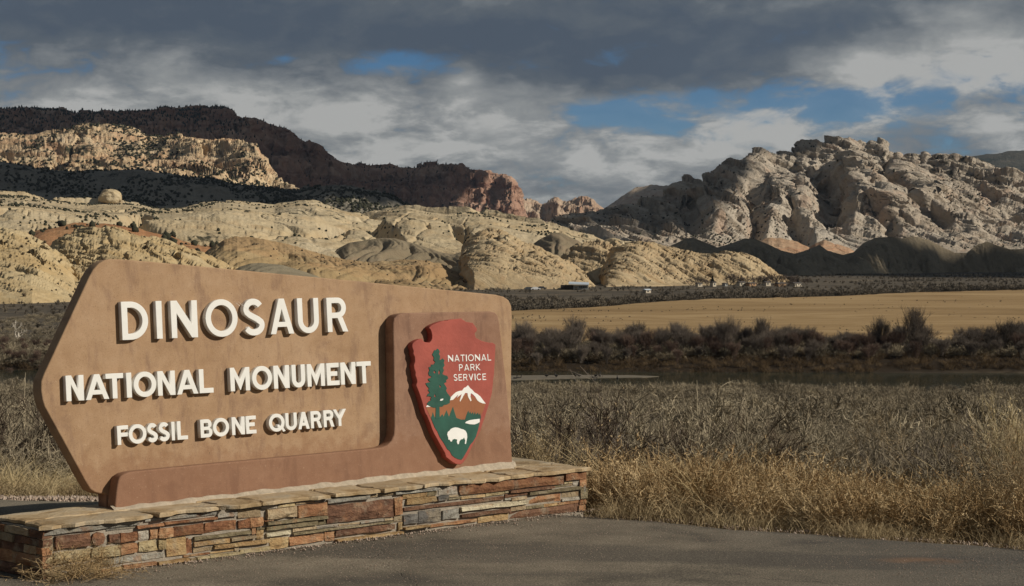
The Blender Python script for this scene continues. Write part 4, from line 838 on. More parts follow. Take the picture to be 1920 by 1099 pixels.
# letters: outlines with cap height 1, stroke w
def arc(cx, cy, rx, ry, a0, a1, n=14):
    return [(cx + rx * math.cos(math.radians(a0 + (a1 - a0) * i / n)), cy + ry * math.sin(math.radians(a0 + (a1 - a0) * i / n))) for i in range(n + 1)]
def stroke(pts, w):
    L, R = [], []
    for i, p_ in enumerate(pts):
        a = pts[max(0, i - 1)]; c = pts[min(len(pts) - 1, i + 1)]; dx_, dy_ = c[0] - a[0], c[1] - a[1]; l = math.hypot(dx_, dy_)
        nx, ny = -dy_ / l * w / 2, dx_ / l * w / 2; L.append((p_[0] + nx, p_[1] + ny)); R.append((p_[0] - nx, p_[1] - ny))
    return L + R[::-1]
def glyph(ch, W, w):
    """W is the letter's width over cap height, w the stroke"""
    h = w * .92
    if ch == 'I': return [[(0, 0), (W, 0), (W, 1), (0, 1)]]
    if ch == 'L': return [[(0, 0), (W, 0), (W, h), (w, h), (w, 1), (0, 1)]]
    if ch == 'T': m = W / 2; return [[(m - w / 2, 0), (m + w / 2, 0), (m + w / 2, 1 - h), (W, 1 - h), (W, 1), (0, 1), (0, 1 - h), (m - w / 2, 1 - h)]]
    if ch == 'F': return [[(0, 0), (w, 0), (w, .42), (W * .94, .42), (W * .94, .42 + h), (w, .42 + h), (w, 1 - h), (W, 1 - h), (W, 1), (0, 1)]]
    if ch == 'E': m = .5 - h / 2 + .02; return [[(0, 0), (W, 0), (W, h), (w, h), (w, m), (W * .85, m), (W * .85, m + h), (w, m + h), (w, 1 - h), (W * .98, 1 - h), (W * .98, 1), (0, 1)]]
    if ch == 'N':
        d = w * 1.12
        return [[(0, 0), (w, 0), (w, .66), (W - d * .98, 0), (W, 0), (W, 1), (W - w, 1), (W - w, .36), (d * .98, 1), (0, 1)]]
    if ch == 'M':
        return [[(0, 0), (w, 0), (w, .60), (W / 2 - w * .08, .04), (W / 2 + w * .08, .04), (W - w, .60), (W - w, 0), (W, 0), (W, 1), (W - w * .95, 1), (W / 2, .46), (w * .95, 1), (0, 1)]]
    if ch == 'A':
        t = w * .52; m = W / 2; b0, b1 = .20, .20 + h * .88
        def xo(y): return (m - t) * y               # outer edge
        k = w * 1.04
        def xi(y): return xo(y) + k
        yi = min(.9, (m - k) / (m - t))
        return [[(0, 0), (k, 0), (xi(b0), b0), (W - xi(b0), b0), (W - k, 0), (W, 0), (m + t, 1), (m - t, 1)], [(xi(b1), b1), (m, yi), (W - xi(b1), b1)]]
    if ch == 'V':
        t = w * .52; m = W / 2; k = w * 1.04; return [[(m - t, 0), (m + t, 0), (W, 1), (W - k, 1), (m, .26), (k, 1), (0, 1)]]
    if ch == 'Y':
        m = W / 2; k = w * 1.08; return [[(m - w / 2, 0), (m + w / 2, 0), (m + w / 2, .42), (W, 1), (W - k, 1), (m, .42 + w * .75), (k, 1), (0, 1), (m - w / 2, .42)]]
    if ch == 'O': return [arc(W / 2, .5, W / 2, .515, 0, 360, 40)[:-1], arc(W / 2, .5, W / 2 - w, .515 - h, 0, 360, 36)[:-1]]
    if ch == 'Q':
        m, ry = W / 2, .515
        outer = arc(m, .5, m, ry, -32, 298, 44)
        return [outer + [(W * .80, .10), (W * .90, -.05), (W * 1.06, .0), (W * .93, .16)], arc(m, .5, m - w, ry - h, -30, 288, 34) + [(m + W * .13, .19), (m + W * .01, .31), (m + W * .12, .40), (m + W * .24, .29)]]
    if ch == 'D':
        r = min(W * .8, .52); return [[(0, 0)] + arc(W - r, .5, r, .5, -90, 90, 24) + [(0, 1)], [(w, h)] + arc(W - r, .5, r - w, .5 - h, -90, 90, 20) + [(w, 1 - h)]]
    if ch == 'U':
        r = W / 2; return [[(0, 1)] + arc(r, r * .98, r, r, 180, 360, 22) + [(W, 1), (W - w, 1)] + arc(r, r * .98, r - w, r - h, 360, 180, 18) + [(w, 1)]]
    if ch in 'RPB':
        lo = .40 if ch != 'B' else .47
        r = (1 - lo) / 2; cy = lo + r; xx = W * (.93 if ch != 'B' else .95) - r
        hole = [(w, lo + h)] + arc(xx, cy, r - w, r - h, -90, 90, 12) + [(w, 1 - h)]
        if ch == 'P': return [[(0, 0), (w, 0), (w, lo)] + arc(xx, cy, r, r, -90, 90, 16) + [(0, 1)], hole]
        if ch == 'R':
            k = w * 1.12; return [[(0, 0), (w, 0), (w, lo), (W * .50, lo), (W - k, 0), (W, 0), (W * .50 + k * .94, lo + .02)] + arc(xx, cy, r, r, -68, 90, 16) + [(0, 1)], hole]
        r2 = (lo + h) / 2 ; r2 = .27; x2 = W - r2; tp = arc(xx, cy, r, r, -60, 90, 14)
        lower = arc(x2, r2, r2, r2, -90, 62, 16)
        return [[(0, 0)] + lower + tp + [(0, 1)], [(w, .50 + h * .45)] + arc(xx - .0, (.50 + h * .45 + 1 - h) / 2, r - w, (1 - h - .50 - h * .45) / 2, -90, 90, 12) + [(w, 1 - h)], [(w, h)] + arc(x2, (h + .50 - h * .45) / 2, r2 - w, (.50 - h * 1.45) / 2, -90, 90, 12) + [(w, .50 - h * .45)]]
    if ch == 'S':
        r = .5 - w / 2 + .015; rt = (1 - w + .03) / 4; rx = (W - w) / 2; m = W / 2
        top = arc(m, 1 - w / 2 + .015 - rt, rx * .93, rt, 28, 200, 18)
        bot = arc(m, w / 2 - .015 + rt, rx, rt, 20, -152, 18)
        mid = [(m - rx * .50, .5 + rt * .30), (m, .5), (m + rx * .55, .5 - rt * .32)]
        return [stroke(top + mid + bot, w)]
    if ch == 'C': return [stroke(arc(W * .55, .5, W * .55 - w / 2, .515 - w / 2, 48, 312, 26), w)]
    if ch == 'K': return [[(0, 0), (w, 0), (w, .32), (w * 1.5, .42), (W - w * 1.15, 0), (W, 0), (w * 2.15, .56), (W * .97, 1), (W * .97 - w * 1.2, 1), (w, .50), (w, 1), (0, 1)]]
ROWS = [
 ('DINOSAUR', .175, (225.5, 565.8, 638.2), (640, 557.8, 622.0), [(228.3, 278.0), (293.2, 304.2), (321.0, 370.4), (385.4, 445.7), (455.8, 495.8), (506.6, 550.6), (558.2, 597.8), (613.4, 652.0)]),
 ('NATIONALMONUMENT', .222, (122, 704.6, 753.0), (696, 677.2, 718.3), [(123.8, 157.4), (160, 204.3), (198.6, 231.8), (237.3, 247.0), (250.6, 293.2), (295.8, 328.6), (331.2, 371.4), (373.6, 400), (431.8, 468.5), (472.6, 510.3), (513.2, 542.7), (547.2, 572.2), (576.2, 609), (612.8, 636.2), (638.8, 666.9), (669.2, 696)]),
 ('FOSSILBONEQUARRY', .222, (221, 798.8, 834.9), (649, 766.5, 798.0), [(220, 240.9), (241.4, 274.9), (275.8, 296), (297.4, 318.2), (321.8, 327.9), (332.3, 352.3), (376, 398.2), (399.3, 429.8), (434.8, 459), (461.3, 480.7), (504.2, 533.6), (535.4, 556.8), (558.7, 580.4), (582.8, 603.5), (606.8, 626.8), (624.8, 649.5)])]
LOFF = -RAISE + LTH
for word, w, (xa, ta, ba), (xb, tb, bb), ext in ROWS:
    for ch, (xl, xr) in zip(word, ext):
        def row(x): k = (x - xa) / (xb - xa); return ta + (tb - ta) * k, ba + (bb - ba) * k
        tl, bl = row(xl); tr, br = row(xr)
        u0, v0 = suv(xl, (tl + bl) / 2, LOFF); u1, _ = suv(xr, (tr + br) / 2, LOFF)
        xm = (xl + xr) / 2; tm, bm = row(xm); _, vt = suv(xm, tm, LOFF); _, vb = suv(xm, bm, LOFF)
        H = vt - vb
        loops = [[(u0 + x * H, vb + y * H) for x, y in lp] for lp in glyph(ch, (u1 - u0) / H, w)]
        solid('letter', loops, -RAISE + .0005, LOFF, M_WHITE, sign, bev=.0016, res=1)

# arrowhead emblem: carved board with inlaid colours
E5 = lambda pts: [(740 + x / 3.545, 580 + y / 3.545) for x, y in pts]
ETH = .055
M_ERED = simple('emblem_red', (.345, .082, .060), .7, .16, 6, .5, .006); M_EDGE = simple('emblem_edge_red', (.40, .105, .070), .75, .2, 20, .8, .008)
M_EGRN = simple('emblem_green', (.022, .085, .060), .65, .22, 9, .3, .004); M_EBRN = simple('emblem_brown', (.30, .115, .050), .7, .12, 9, .3, .004); M_EWHT = simple('emblem_white', (.80, .79, .75), .55, .03, 12)
ARROW = [(118, 232), (130, 218), (150, 205), (168, 198), (182, 195), (188, 206), (196, 216), (216, 221), (234, 222), (244, 208), (250, 192), (249, 170), (245, 150), (238, 134), (228, 122), (243, 110), (260, 100), (294, 86), (330, 75), (352, 77), (362, 70), (400, 65), (428, 64), (445, 61), (452, 70), (462, 73), (476, 84), (490, 85), (505, 89), (520, 90), (533, 108), (549, 130), (546, 145), (534, 158), (535, 172), (541, 190), (556, 197), (568, 204), (584, 212), (606, 217), (630, 222), (652, 222), (671, 235), (670, 280), (668, 320), (664, 380), (662, 430), (656, 470), (655, 492), (651, 525), (648, 555), (636, 600), (625, 640), (611, 684), (600, 720), (588, 752), (578, 785), (570, 808), (558, 832), (541, 862), (522, 898), (506, 932), (490, 968), (472, 998), (455, 1021), (440, 1032), (424, 1031), (408, 1029), (388, 1018), (368, 1004), (356, 993), (342, 984), (334, 955), (318, 928), (300, 896), (282, 862), (264, 832), (250, 801), (238, 764), (224, 730), (214, 706), (203, 690), (192, 652), (184, 620), (174, 588), (165, 560), (152, 528), (143, 505), (150, 482), (148, 465), (138, 440), (139, 418), (131, 396), (128, 372), (136, 345), (134, 318), (124, 294), (127, 276), (117, 252)]
emb = None
def eloop(pts, off): return [suv(x, y, off) for x, y in E5(pts)]
emb = solid('arrowhead_emblem', [eloop(ARROW, ETH)], .0005, ETH, M_ERED, sign, bev=.004, res=2)
def inlay(name, pts, mat, lift, holes=()):
    off = ETH + lift
    return solid(name, [eloop(q, off) for q in [pts] + list(holes)], ETH - .004, off, mat, emb, bev=.0006, res=0)
RED = [(118, 232)]
inlay('mountain_inlay', [(208, 652), (238, 652), (300, 640), (366, 610), (420, 585), (488, 560), (560, 610), (604, 628), (592, 668), (572, 712), (566, 742), (430, 748), (300, 740), (244, 732), (226, 690)], M_EBRN, .0012)
inlay('snow_cap_inlay', [(368, 606), (372, 585), (392, 565), (410, 550), (430, 543), (450, 540), (462, 522), (474, 518), (488, 505), (502, 524), (515, 534), (532, 553), (552, 564), (572, 582), (588, 604), (606, 627), (586, 626), (566, 618), (550, 606), (534, 580), (520, 566), (507, 558), (504, 580), (511, 607), (505, 612), (494, 594), (487, 578), (484, 558), (470, 556), (456, 578), (449, 592), (436, 614), (432, 610), (440, 582), (446, 564), (424, 580), (414, 590), (424, 566), (404, 586), (388, 602)], M_EWHT, .0024)
inlay('meadow_inlay', [(242, 722), (250, 700), (254, 682), (260, 700), (266, 716), (272, 722), (298, 724), (304, 712), (318, 697), (326, 714), (332, 700), (346, 670), (354, 694), (362, 714), (374, 680), (388, 647), (398, 682), (411, 722), (440, 733), (468, 733), (478, 700), (490, 672), (496, 692), (502, 678), (510, 696), (520, 682), (526, 700), (534, 682), (540, 700), (554, 686), (560, 702), (568, 690), (574, 716), (566, 752), (556, 796), (540, 850), (522, 880), (502, 902), (486, 934), (470, 962), (456, 986), (445, 1001), (422, 996), (400, 986), (380, 970), (366, 942), (350, 930), (326, 888), (300, 850), (284, 812), (268, 788), (252, 750)], M_EGRN, .0024)
inlay('lake_inlay', [(467, 756), (480, 744), (500, 737), (530, 732), (566, 728), (566, 750), (548, 760), (530, 766), (498, 764)], M_EWHT, .0036)
inlay('bison_inlay', [(349, 832), (354, 815), (366, 806), (372, 797), (386, 789), (404, 785), (422, 787), (440, 794), (458, 799), (472, 808), (481, 826), (483, 850), (479, 872), (474, 896), (466, 894), (469, 872), (462, 852), (455, 862), (440, 866), (431, 878), (427, 896), (420, 898), (413, 882), (416, 866), (398, 862), (386, 866), (380, 880), (371, 878), (366, 868), (357, 866), (356, 852)], M_EWHT, .0036)
inlay('lake_inlay', [(208, 650), (216, 638), (232, 634), (244, 640), (236, 649)], M_EWHT, .0024)
inlay('pine_inlay', [(250, 300), (258, 286), (264, 272), (276, 272), (284, 261), (294, 268), (301, 284), (294, 296), (303, 312), (299, 338), (311, 334), (320, 326), (332, 340), (327, 356), (333, 372), (322, 390), (328, 406), (318, 430), (332, 438), (350, 442), (357, 460), (342, 472), (346, 484), (328, 492), (338, 508), (348, 524), (342, 540), (350, 556), (362, 570), (374, 588), (366, 606), (368, 622), (346, 634), (328, 636), (318, 648), (298, 648), (301, 728), (271, 728), (274, 654), (258, 654), (244, 648), (226, 641), (214, 628), (228, 612), (243, 604), (238, 594), (247, 584), (228, 578), (213, 580), (222, 562), (234, 554), (221, 536), (230, 528), (214, 508), (206, 492), (226, 486), (240, 484), (226, 474), (222, 462), (240, 456), (246, 446), (230, 442), (224, 424), (232, 406), (226, 386), (244, 380), (242, 368), (262, 366), (270, 350), (258, 338), (262, 322)], M_EGRN, .0036,
      [[(264, 405), (274, 418), (268, 428), (258, 420)], [(290, 420), (298, 400), (303, 420), (296, 440)], [(296, 500), (310, 512), (302, 524)], [(268, 560), (276, 585), (262, 580)]])
inlay('lake_inlay', [(300, 606), (308, 596), (324, 594), (322, 604), (308, 609)], M_EWHT, .0050)
for word, (x0, t0, b0, x1, t1, b1), wd in (('NATIONAL', (355, 304, 349, 641, 297, 341), .15), ('PARK', (428, 366, 410, 570, 362, 405), .15), ('SERVICE', (392, 432, 476, 608, 427, 470), .15)):
    rel = {'N': .78, 'A': .78, 'T': .62, 'I': .16, 'O': .88, 'L': .54, 'P': .6, 'R': .66, 'K': .68, 'S': .58, 'E': .56, 'V': .74, 'C': .72}
    gap_ = .17; tot = sum(rel[c] for c in word) + gap_ * (len(word) - 1); x = 0
    for ch in word:
        ka, kb = x / tot, (x + rel[ch]) / tot; x += rel[ch] + gap_
        xa, xb = x0 + (x1 - x0) * ka, x0 + (x1 - x0) * kb; km = (ka + kb) / 2
        tm, bm = t0 + (t1 - t0) * km, b0 + (b1 - b0) * km; off = ETH + .0024
        (u0, _), (u1, _) = eloop([(xa, (tm + bm) / 2), (xb, (tm + bm) / 2)], off); (_, vt), (_, vb) = eloop([((xa + xb) / 2, tm), ((xa + xb) / 2, bm)], off); H = vt - vb
        solid('letter', [[(u0 + a * H, vb + c_ * H) for a, c_ in lp] for lp in glyph(ch, (u1 - u0) / H, wd)], ETH - .003, off, M_EWHT, emb, bev=.0004, res=0)
# ------------------------------------------------------------------ vegetation
def twig_mesh(name, P0, P1, P2, w0, w1, seg=3, r=rng):
    """bent tapering stems: quadratic curves P0-P1-P2 as crossed-free ribbons with random facing"""
    n = len(P0); tt = np.linspace(0, 1, seg + 1)
    side = r.normal(size=(n, 3)); ax = P2 - P0; side -= ax * (np.sum(side * ax, 1) / np.maximum(np.sum(ax * ax, 1), 1e-9))[:, None]; side /= np.maximum(np.linalg.norm(side, axis=1), 1e-9)[:, None]
    rows = []
    for t in tt:
        c = P0 * (1 - t) ** 2 + P1 * 2 * t * (1 - t) + P2 * t * t; wd = (w0 * (1 - t) + w1 * t)[:, None] * .5
        rows += [c - side * wd, c + side * wd]
    V = np.stack(rows, 1); m = V.shape[1]
    base = (np.arange(n) * m)[:, None]
    Fq = np.concatenate([np.stack([base[:, 0] + 2 * k, base[:, 0] + 2 * k + 1, base[:, 0] + 2 * k + 3, base[:, 0] + 2 * k + 2], -1) for k in range(seg)])
    return V.reshape(-1, 3), Fq
def join(parts):
    V, Fc, o = [], [], 0
    for v, f in parts: V.append(v); Fc.append(f + o); o += len(v)
    return np.concatenate(V), np.concatenate(Fc)
def dirs(n, r, up0, up1):
    a = r.uniform(0, 2 * math.pi, n); e = r.uniform(up0, up1, n); return np.stack([np.cos(a) * np.cos(e), np.sin(a) * np.cos(e), np.sin(e)], -1)
def bush(seed, h, rad, nstem, ntwig, tw, tl, up=(.5, 1.5), seg=2, wst=.014, wtw=.005, curl=.25, shell=.25):
    r = np.random.default_rng(seed)
    d = dirs(nstem, r, *up); L = h * r.uniform(.6, 1.05, nstem)
    P0 = r.normal(size=(nstem, 3)) * [rad * .16, rad * .16, 0]; P2 = P0 + d * L[:, None] * [rad / h * 1.25, rad / h * 1.25, 1]
    P1 = P0 + (P2 - P0) * .5 + r.normal(size=(nstem, 3)) * h * .08 + [0, 0, -.05 * h]
    parts = [twig_mesh('', P0, P1, P2, np.full(nstem, wst), np.full(nstem, wst * .3), 3, r)]
    i = r.integers(0, nstem, ntwig); t = r.uniform(shell, 1.0, ntwig)[:, None]
    B = P0[i] * (1 - t) ** 2 + P1[i] * 2 * t * (1 - t) + P2[i] * t * t
    dd = (P2 - P0)[i]; dd /= np.linalg.norm(dd, axis=1)[:, None]
    dd = dd * .6 + r.normal(size=(ntwig, 3)) * .6 + [0, 0, .12]; dd /= np.linalg.norm(dd, axis=1)[:, None]
    l = tl * r.uniform(.45, 1.2, ntwig)[:, None]
    E = B + dd * l; M = B + dd * l * .5 + r.normal(size=(ntwig, 3)) * l * curl
    parts.append(twig_mesh('', B, M, E, np.full(ntwig, wtw), np.full(ntwig, wtw * .45), seg, r))
    if tw:
        k = r.integers(0, ntwig, tw); B2 = E[k] * r.uniform(.3, 1, tw)[:, None] + B[k] * 0
        t2 = r.uniform(.3, 1, tw)[:, None]; B2 = B[k] * (1 - t2) + E[k] * t2
        d2 = r.normal(size=(tw, 3)); d2 /= np.linalg.norm(d2, axis=1)[:, None]; E2 = B2 + d2 * tl * .16 * r.uniform(.5, 1.3, tw)[:, None]
        parts.append(twig_mesh('', B2, (B2 + E2) / 2, E2, np.full(tw, wtw * 1.3), np.full(tw, wtw * .8), 1, r))
    return join(parts)
def tuft(seed, h, rad, n, w, arch=.5, lean=(0, 0)):
    r = np.random.default_rng(seed); d = dirs(n, r, .9, 1.5); P0 = r.normal(size=(n, 3)) * [rad, rad, 0]; L = h * r.uniform(.45, 1.1, n)[:, None]
    P1 = P0 + d * L * .65; out = d * [1, 1, 0]; out /= np.maximum(np.linalg.norm(out, axis=1), 1e-6)[:, None]
    P2 = P0 + d * L * .92 + out * L * arch * r.uniform(.2, 1, n)[:, None] + np.array([lean[0], lean[1], 0]) * L - [0, 0, 1] * L * arch * .35 * r.uniform(0, 1, n)[:, None]
    return twig_mesh('', P0, P1, P2, np.full(n, w), np.full(n, w * .3), 4, r)
def plant_mat(name, lo, mid, hi, big=3.0, tip=None, trans=0):
    m, n = new_mat(name); oi = n.new('ShaderNodeObjectInfo').outputs['Random']; p = n.pos
    f = n.noise(p, 1 / big, 4, .6); g = n.noise(p, 60, 2, .6)
    f = n.maprange(f, .3, .7, 0, 1, False)
    k = n.math('ADD', n.math('MULTIPLY', f, .38), n.math('ADD', n.math('MULTIPLY', oi, .46), n.math('MULTIPLY', g, .22)))
    n.put(n.b.inputs['Base Color'], n.ramp(k, [(.25, lo), (.52, mid), (.82, hi)])); n.b.inputs['Roughness'].default_value = .9; n.b.inputs['Specular IOR Level'].default_value = .1
    return m
M_SAGE = plant_mat('grey_sagebrush', (.135, .112, .08), (.265, .22, .152), (.42, .352, .24), 6)
M_GOLD = plant_mat('golden_weed', (.26, .168, .08), (.41, .285, .147), (.56, .43, .25), .7)
M_RUST = plant_mat('rusty_weed', (.21, .11, .046), (.34, .185, .08), (.45, .275, .13), .8)
M_STRAW = plant_mat('straw_grass', (.38, .28, .14), (.50, .39, .21), (.60, .49, .29), 1.0)
M_DRYG = plant_mat('dull_grass', (.26, .19, .105), (.35, .265, .15), (.43, .34, .2), 2.0)
M_TWIG = plant_mat('dark_bark', (.05, .036, .026), (.08, .058, .042), (.115, .085, .06), 2.0)
M_WILLOW = plant_mat('bare_willow', (.095, .078, .064), (.15, .122, .10), (.22, .18, .145), 8.0)
M_REDW = plant_mat('red_willow', (.09, .06, .047), (.135, .09, .07), (.19, .13, .10), 8.0)
M_RUSTG = plant_mat('rusty_bank_grass', (.065, .045, .027), (.115, .078, .044), (.21, .145, .08), 4.0)
M_PLAIN = plant_mat('plain_brush', (.085, .072, .056), (.125, .105, .08), (.175, .145, .105), 40.0)
def pm(name, vf): return mesh(name, vf[0], vf[1])
SAGE = [pm('sagebrush', bush(100 + i, .56 + .09 * i, .56 + .06 * i, 64, 2600, 900, .12, up=(.1, 1.5), shell=.45)) for i in range(4)]
GOLD = [pm('golden_weed', bush(110 + i, .30 + .04 * i, .32 + .03 * i, 34, 480, 1500, .14, wst=.006, wtw=.004)) for i in range(4)]
GRASS = [pm('grass_tuft', tuft(120 + i, .50 + .09 * i, .07, 90, .0042, .55, (-.25, 0))) for i in range(4)]
SHORT = [pm('short_grass', tuft(130 + i, .15 + .04 * i, .10, 60, .004, .7)) for i in range(3)]
FARB = [pm('far_brush', bush(140 + i, .62, .85, 44, 1000, 0, .15, up=(.0, 1.5), wst=.016, wtw=.016, shell=.5, seg=1)) for i in range(6)]
TINY = [pm('plain_brush', bush(150 + i, .9, .8, 10, 46, 0, .45, wst=.09, wtw=.10, seg=1)) for i in range(3)]
REED = [pm('bank_grass', tuft(160 + i, 1.5, .5, 70, .035, .5)) for i in range(3)]

def protos(meshes, mat):
    col = bpy.data.collections.new('stock')
    for me in meshes:
        if len(me.materials) == 0: me.materials.append(mat)
        col.objects.link(bpy.data.objects.new(me.name, me))
    return col
def scatter(name, pts, scl, meshes, mat, label=None):
    """a mass nobody could count: one object that instances a few plants on points"""
    n = len(pts); r = np.random.default_rng(len(name) + n)
    me = bpy.data.meshes.new(name); me.vertices.add(n); me.vertices.foreach_set('co', np.asarray(pts, np.float32).ravel())
    a = me.attributes.new('scl', 'FLOAT_VECTOR', 'POINT'); s = np.asarray(scl, np.float32); s = np.stack([s * r.uniform(.85, 1.2, n), s * r.uniform(.85, 1.2, n), s * r.uniform(.85, 1.15, n)], -1); a.data.foreach_set('vector', s.astype(np.float32).ravel())
    a = me.attributes.new('rot', 'FLOAT_VECTOR', 'POINT'); a.data.foreach_set('vector', np.stack([r.normal(0, .08, n), r.normal(0, .08, n), r.uniform(0, 6.28, n)], -1).astype(np.float32).ravel())
    a = me.attributes.new('pick', 'INT', 'POINT'); a.data.foreach_set('value', r.integers(0, len(meshes), n).astype(np.int32))
    o = put(name, me, mat, kind='stuff', label=label)
    ng = bpy.data.node_groups.new(name, 'GeometryNodeTree'); ng.interface.new_socket('Geometry', in_out='INPUT', socket_type='NodeSocketGeometry'); ng.interface.new_socket('Geometry', in_out='OUTPUT', socket_type='NodeSocketGeometry')
    N = ng.nodes; gi = N.new('NodeGroupInput'); go = N.new('NodeGroupOutput'); ci = N.new('GeometryNodeCollectionInfo'); ci.inputs[0].default_value = protos(meshes, mat); ci.inputs['Separate Children'].default_value = True; ci.inputs['Reset Children'].default_value = True
    iop = N.new('GeometryNodeInstanceOnPoints'); iop.inputs['Pick Instance'].default_value = True
    def named(nm, typ): k = N.new('GeometryNodeInputNamedAttribute'); k.data_type = typ; k.inputs[0].default_value = nm; return k.outputs[0]
    L = ng.links; L.new(gi.outputs[0], iop.inputs['Points']); L.new(ci.outputs[0], iop.inputs['Instance']); L.new(named('pick', 'INT'), iop.inputs['Instance Index']); L.new(named('scl', 'FLOAT_VECTOR'), iop.inputs['Scale'])
    e2r = N.new('FunctionNodeEulerToRotation'); L.new(named('rot', 'FLOAT_VECTOR'), e2r.inputs[0]); L.new(e2r.outputs[0], iop.inputs['Rotation']); L.new(iop.outputs[0], go.inputs[0])
    md = o.modifiers.new('plants', 'NODES'); md.node_group = ng
    return o
def on_ground(x, y, sink=.02): return np.stack([x, y, gz(x, y) - sink], -1)
R = np.random.default_rng(77)
def band(n, e0, e1, x0=-7.0, x1=9.0, power=1.0):
    x = R.uniform(x0, x1, n); e = e0 + (e1 - e0) * R.uniform(0, 1, n) ** power; return x, lot_edge(x) + e
# verge: litter of short grass, then golden weeds, pale bunch grass behind
def right_of_plinth(x, y): return (x > .60) | (y > lot_edge(x) + .25)
x, y = band(1100, .02, 1.6); k = right_of_plinth(x, y) & ((x > -1) | (y > lot_edge(x) + .55)); scatter('verge_grass', on_ground(x[k], y[k]), R.uniform(.6, 1.3, k.sum()), SHORT, M_DRYG)
x, y = band(380, .4, 2.6, .6, 8.5, 1.1); c = fbm(x * .9, y * .9, 3, .5, 70); k = (c > -.14) & (y - lot_edge(x) > .35 + .45 * (fbm(x * 1.1, x * 0 + 3, 3, .5, 75) + .3)); GX1 = on_ground(x[k], y[k])
scatter('golden_weeds', GX1, R.uniform(.75, 1.35, k.sum()) * np.clip(.65 + (y[k] - lot_edge(x[k])) * .3, .6, 1.1), GOLD, M_GOLD)
x, y = band(150, .7, 3.2, .6, 8.5); scatter('rusty_weeds', on_ground(x, y), R.uniform(.7, 1.25, 150), GOLD, M_RUST)
x, y = band(330, .8, 4.6, .5, 9); c = fbm(x * .7, y * .7, 3, .5, 71); k = c > -.05; scatter('bunch_grass', on_ground(x[k], y[k]), R.uniform(.5, 1.05, k.sum()), GRASS, M_STRAW)
x, y = band(900, .6, 6.0, -7, .4); scatter('roadside_grass', on_ground(x[:500], y[:500]), R.uniform(.3, .7, 500), GRASS, M_DRYG)
x, y = band(260, -.22, .25, .62, 8.5); k = fbm(x * 1.6, y * 1.6, 3, .5, 76) > .02; scatter('edge_weeds', np.stack([x[k], y[k], np.where(y[k] < lot_edge(x[k]), .0, gz(x[k], y[k]))], -1), R.uniform(.35, .9, k.sum()), [m_.copy() for m_ in SHORT], M_STRAW)
# gravel along the far side of the road
gv = []
def pebble(r):
    v = np.array([[1, 0, 0], [-1, 0, 0], [0, 1, 0], [0, -1, 0], [0, 0, 1], [0, 0, -1]], float) * r.uniform(.6, 1.2, (6, 1)); return v, np.array([[0, 2, 4], [2, 1, 4], [1, 3, 4], [3, 0, 4], [2, 0, 5], [1, 2, 5], [3, 1, 5], [0, 3, 5]])
PEB = [pm('pebble', pebble(R)) for _ in range(4)]
x, y = band(5200, -.10, .62, -7.5, .2); M_GRAV = plant_mat('pink_gravel', (.22, .16, .12), (.34, .26, .2), (.46, .37, .3), .2); scatter('gravel_verge', on_ground(x, y, 0) + [0, 0, .01], R.uniform(.008, .02, 5200), PEB, M_GRAV)
x, y = band(1800, -.25, .45, .6, 9); scatter('gravel_litter', on_ground(x, y, 0) + [0, 0, .012], R.uniform(.004, .014, 1800), PEB, M_GRAV)
M_GRIT = plant_mat('asphalt_grit', (.10, .088, .07), (.21, .18, .14), (.29, .25, .20), .05)
x = R.uniform(-3.4, 4.2, 26000); y = R.uniform(8.6, 12.9, 26000); k = (y < lot_edge(x) - .02) & (np.abs(x) < y * .31)
k &= (np.array([(x - B0.x) * BN.x + (y - B0.y) * BN.y]).ravel() > .03) | (x > .6)
scatter('lot_grit', np.stack([x[k], y[k], 0 * x[k] + .001], -1), R.uniform(.0015, .0038, k.sum()), PEB, M_GRIT)
uu_ = R.uniform(-.1, BLEN + .1, 700); oo_ = R.exponential(.045, 700) + .0; PB = np.array([(B0 + BU * a + BN * (.02 + c_))[:] for a, c_ in zip(uu_, oo_)]); PB[:, 2] = .006; scatter('gravel_crumbs', PB, R.uniform(.003, .009, 700), PEB, M_GRIT)

# sagebrush: the nearest as plants of their own
def wedge(n, y0, y1, m=.33, power=1.0):
    y = y0 + (y1 - y0) * R.uniform(0, 1, n) ** power; x = R.uniform(-1, 1, n) * (m * y + .5); return x, y
cand = []
while len(cand) < 290:
    e = 2.2 + 24 * R.uniform() ** 1.15; x_ = R.uniform(-.32, .33) * (13 + e); 
    if -.25 * (13 + e) < x_ < -.02 * (13 + e) and R.uniform() < .95: continue       # behind the sign, out of sight
    y_ = float(lot_edge(x_)) + e
    if all((x_ - a) ** 2 + (y_ - c_) ** 2 > .30 for a, c_ in cand): cand.append((x_, y_))
M_SAGEB = plant_mat('tan_sagebrush', (.18, .135, .08), (.29, .22, .13), (.40, .31, .19), 2)
for me in SAGE:
    if len(me.materials) == 0: me.materials.append(M_SAGE)
SAGE2 = [m_.copy() for m_ in SAGE]
for m_ in SAGE2: m_.name = 'sagebrush'; m_.materials.clear(); m_.materials.append(M_SAGEB)
for i, (x_, y_) in enumerate(cand):
    tan = fbm(np.array([x_ * .35]), np.array([y_ * .35]), 2, .5, 88)[0] > .12
    me = (SAGE2 if tan else SAGE)[i % 4]
    o = put('sagebrush', me, None, None, 'tan dry sagebrush clump on the slope beyond the asphalt' if tan else 'grey leafless sagebrush clump on the slope beyond the asphalt', 'shrub', 'tan sagebrush on the near slope' if tan else 'grey sagebrush on the near slope')
    s_ = R.uniform(.85, 1.5) * (1.05 if y_ > 18 else .9); o.location = (x_, y_, float(gz(x_, y_)) - .03); o.rotation_euler = (R.normal(0, .1), R.normal(0, .1), R.uniform(0, 6.28)); o.scale = (s_, s_, s_ * R.uniform(.85, 1.15))
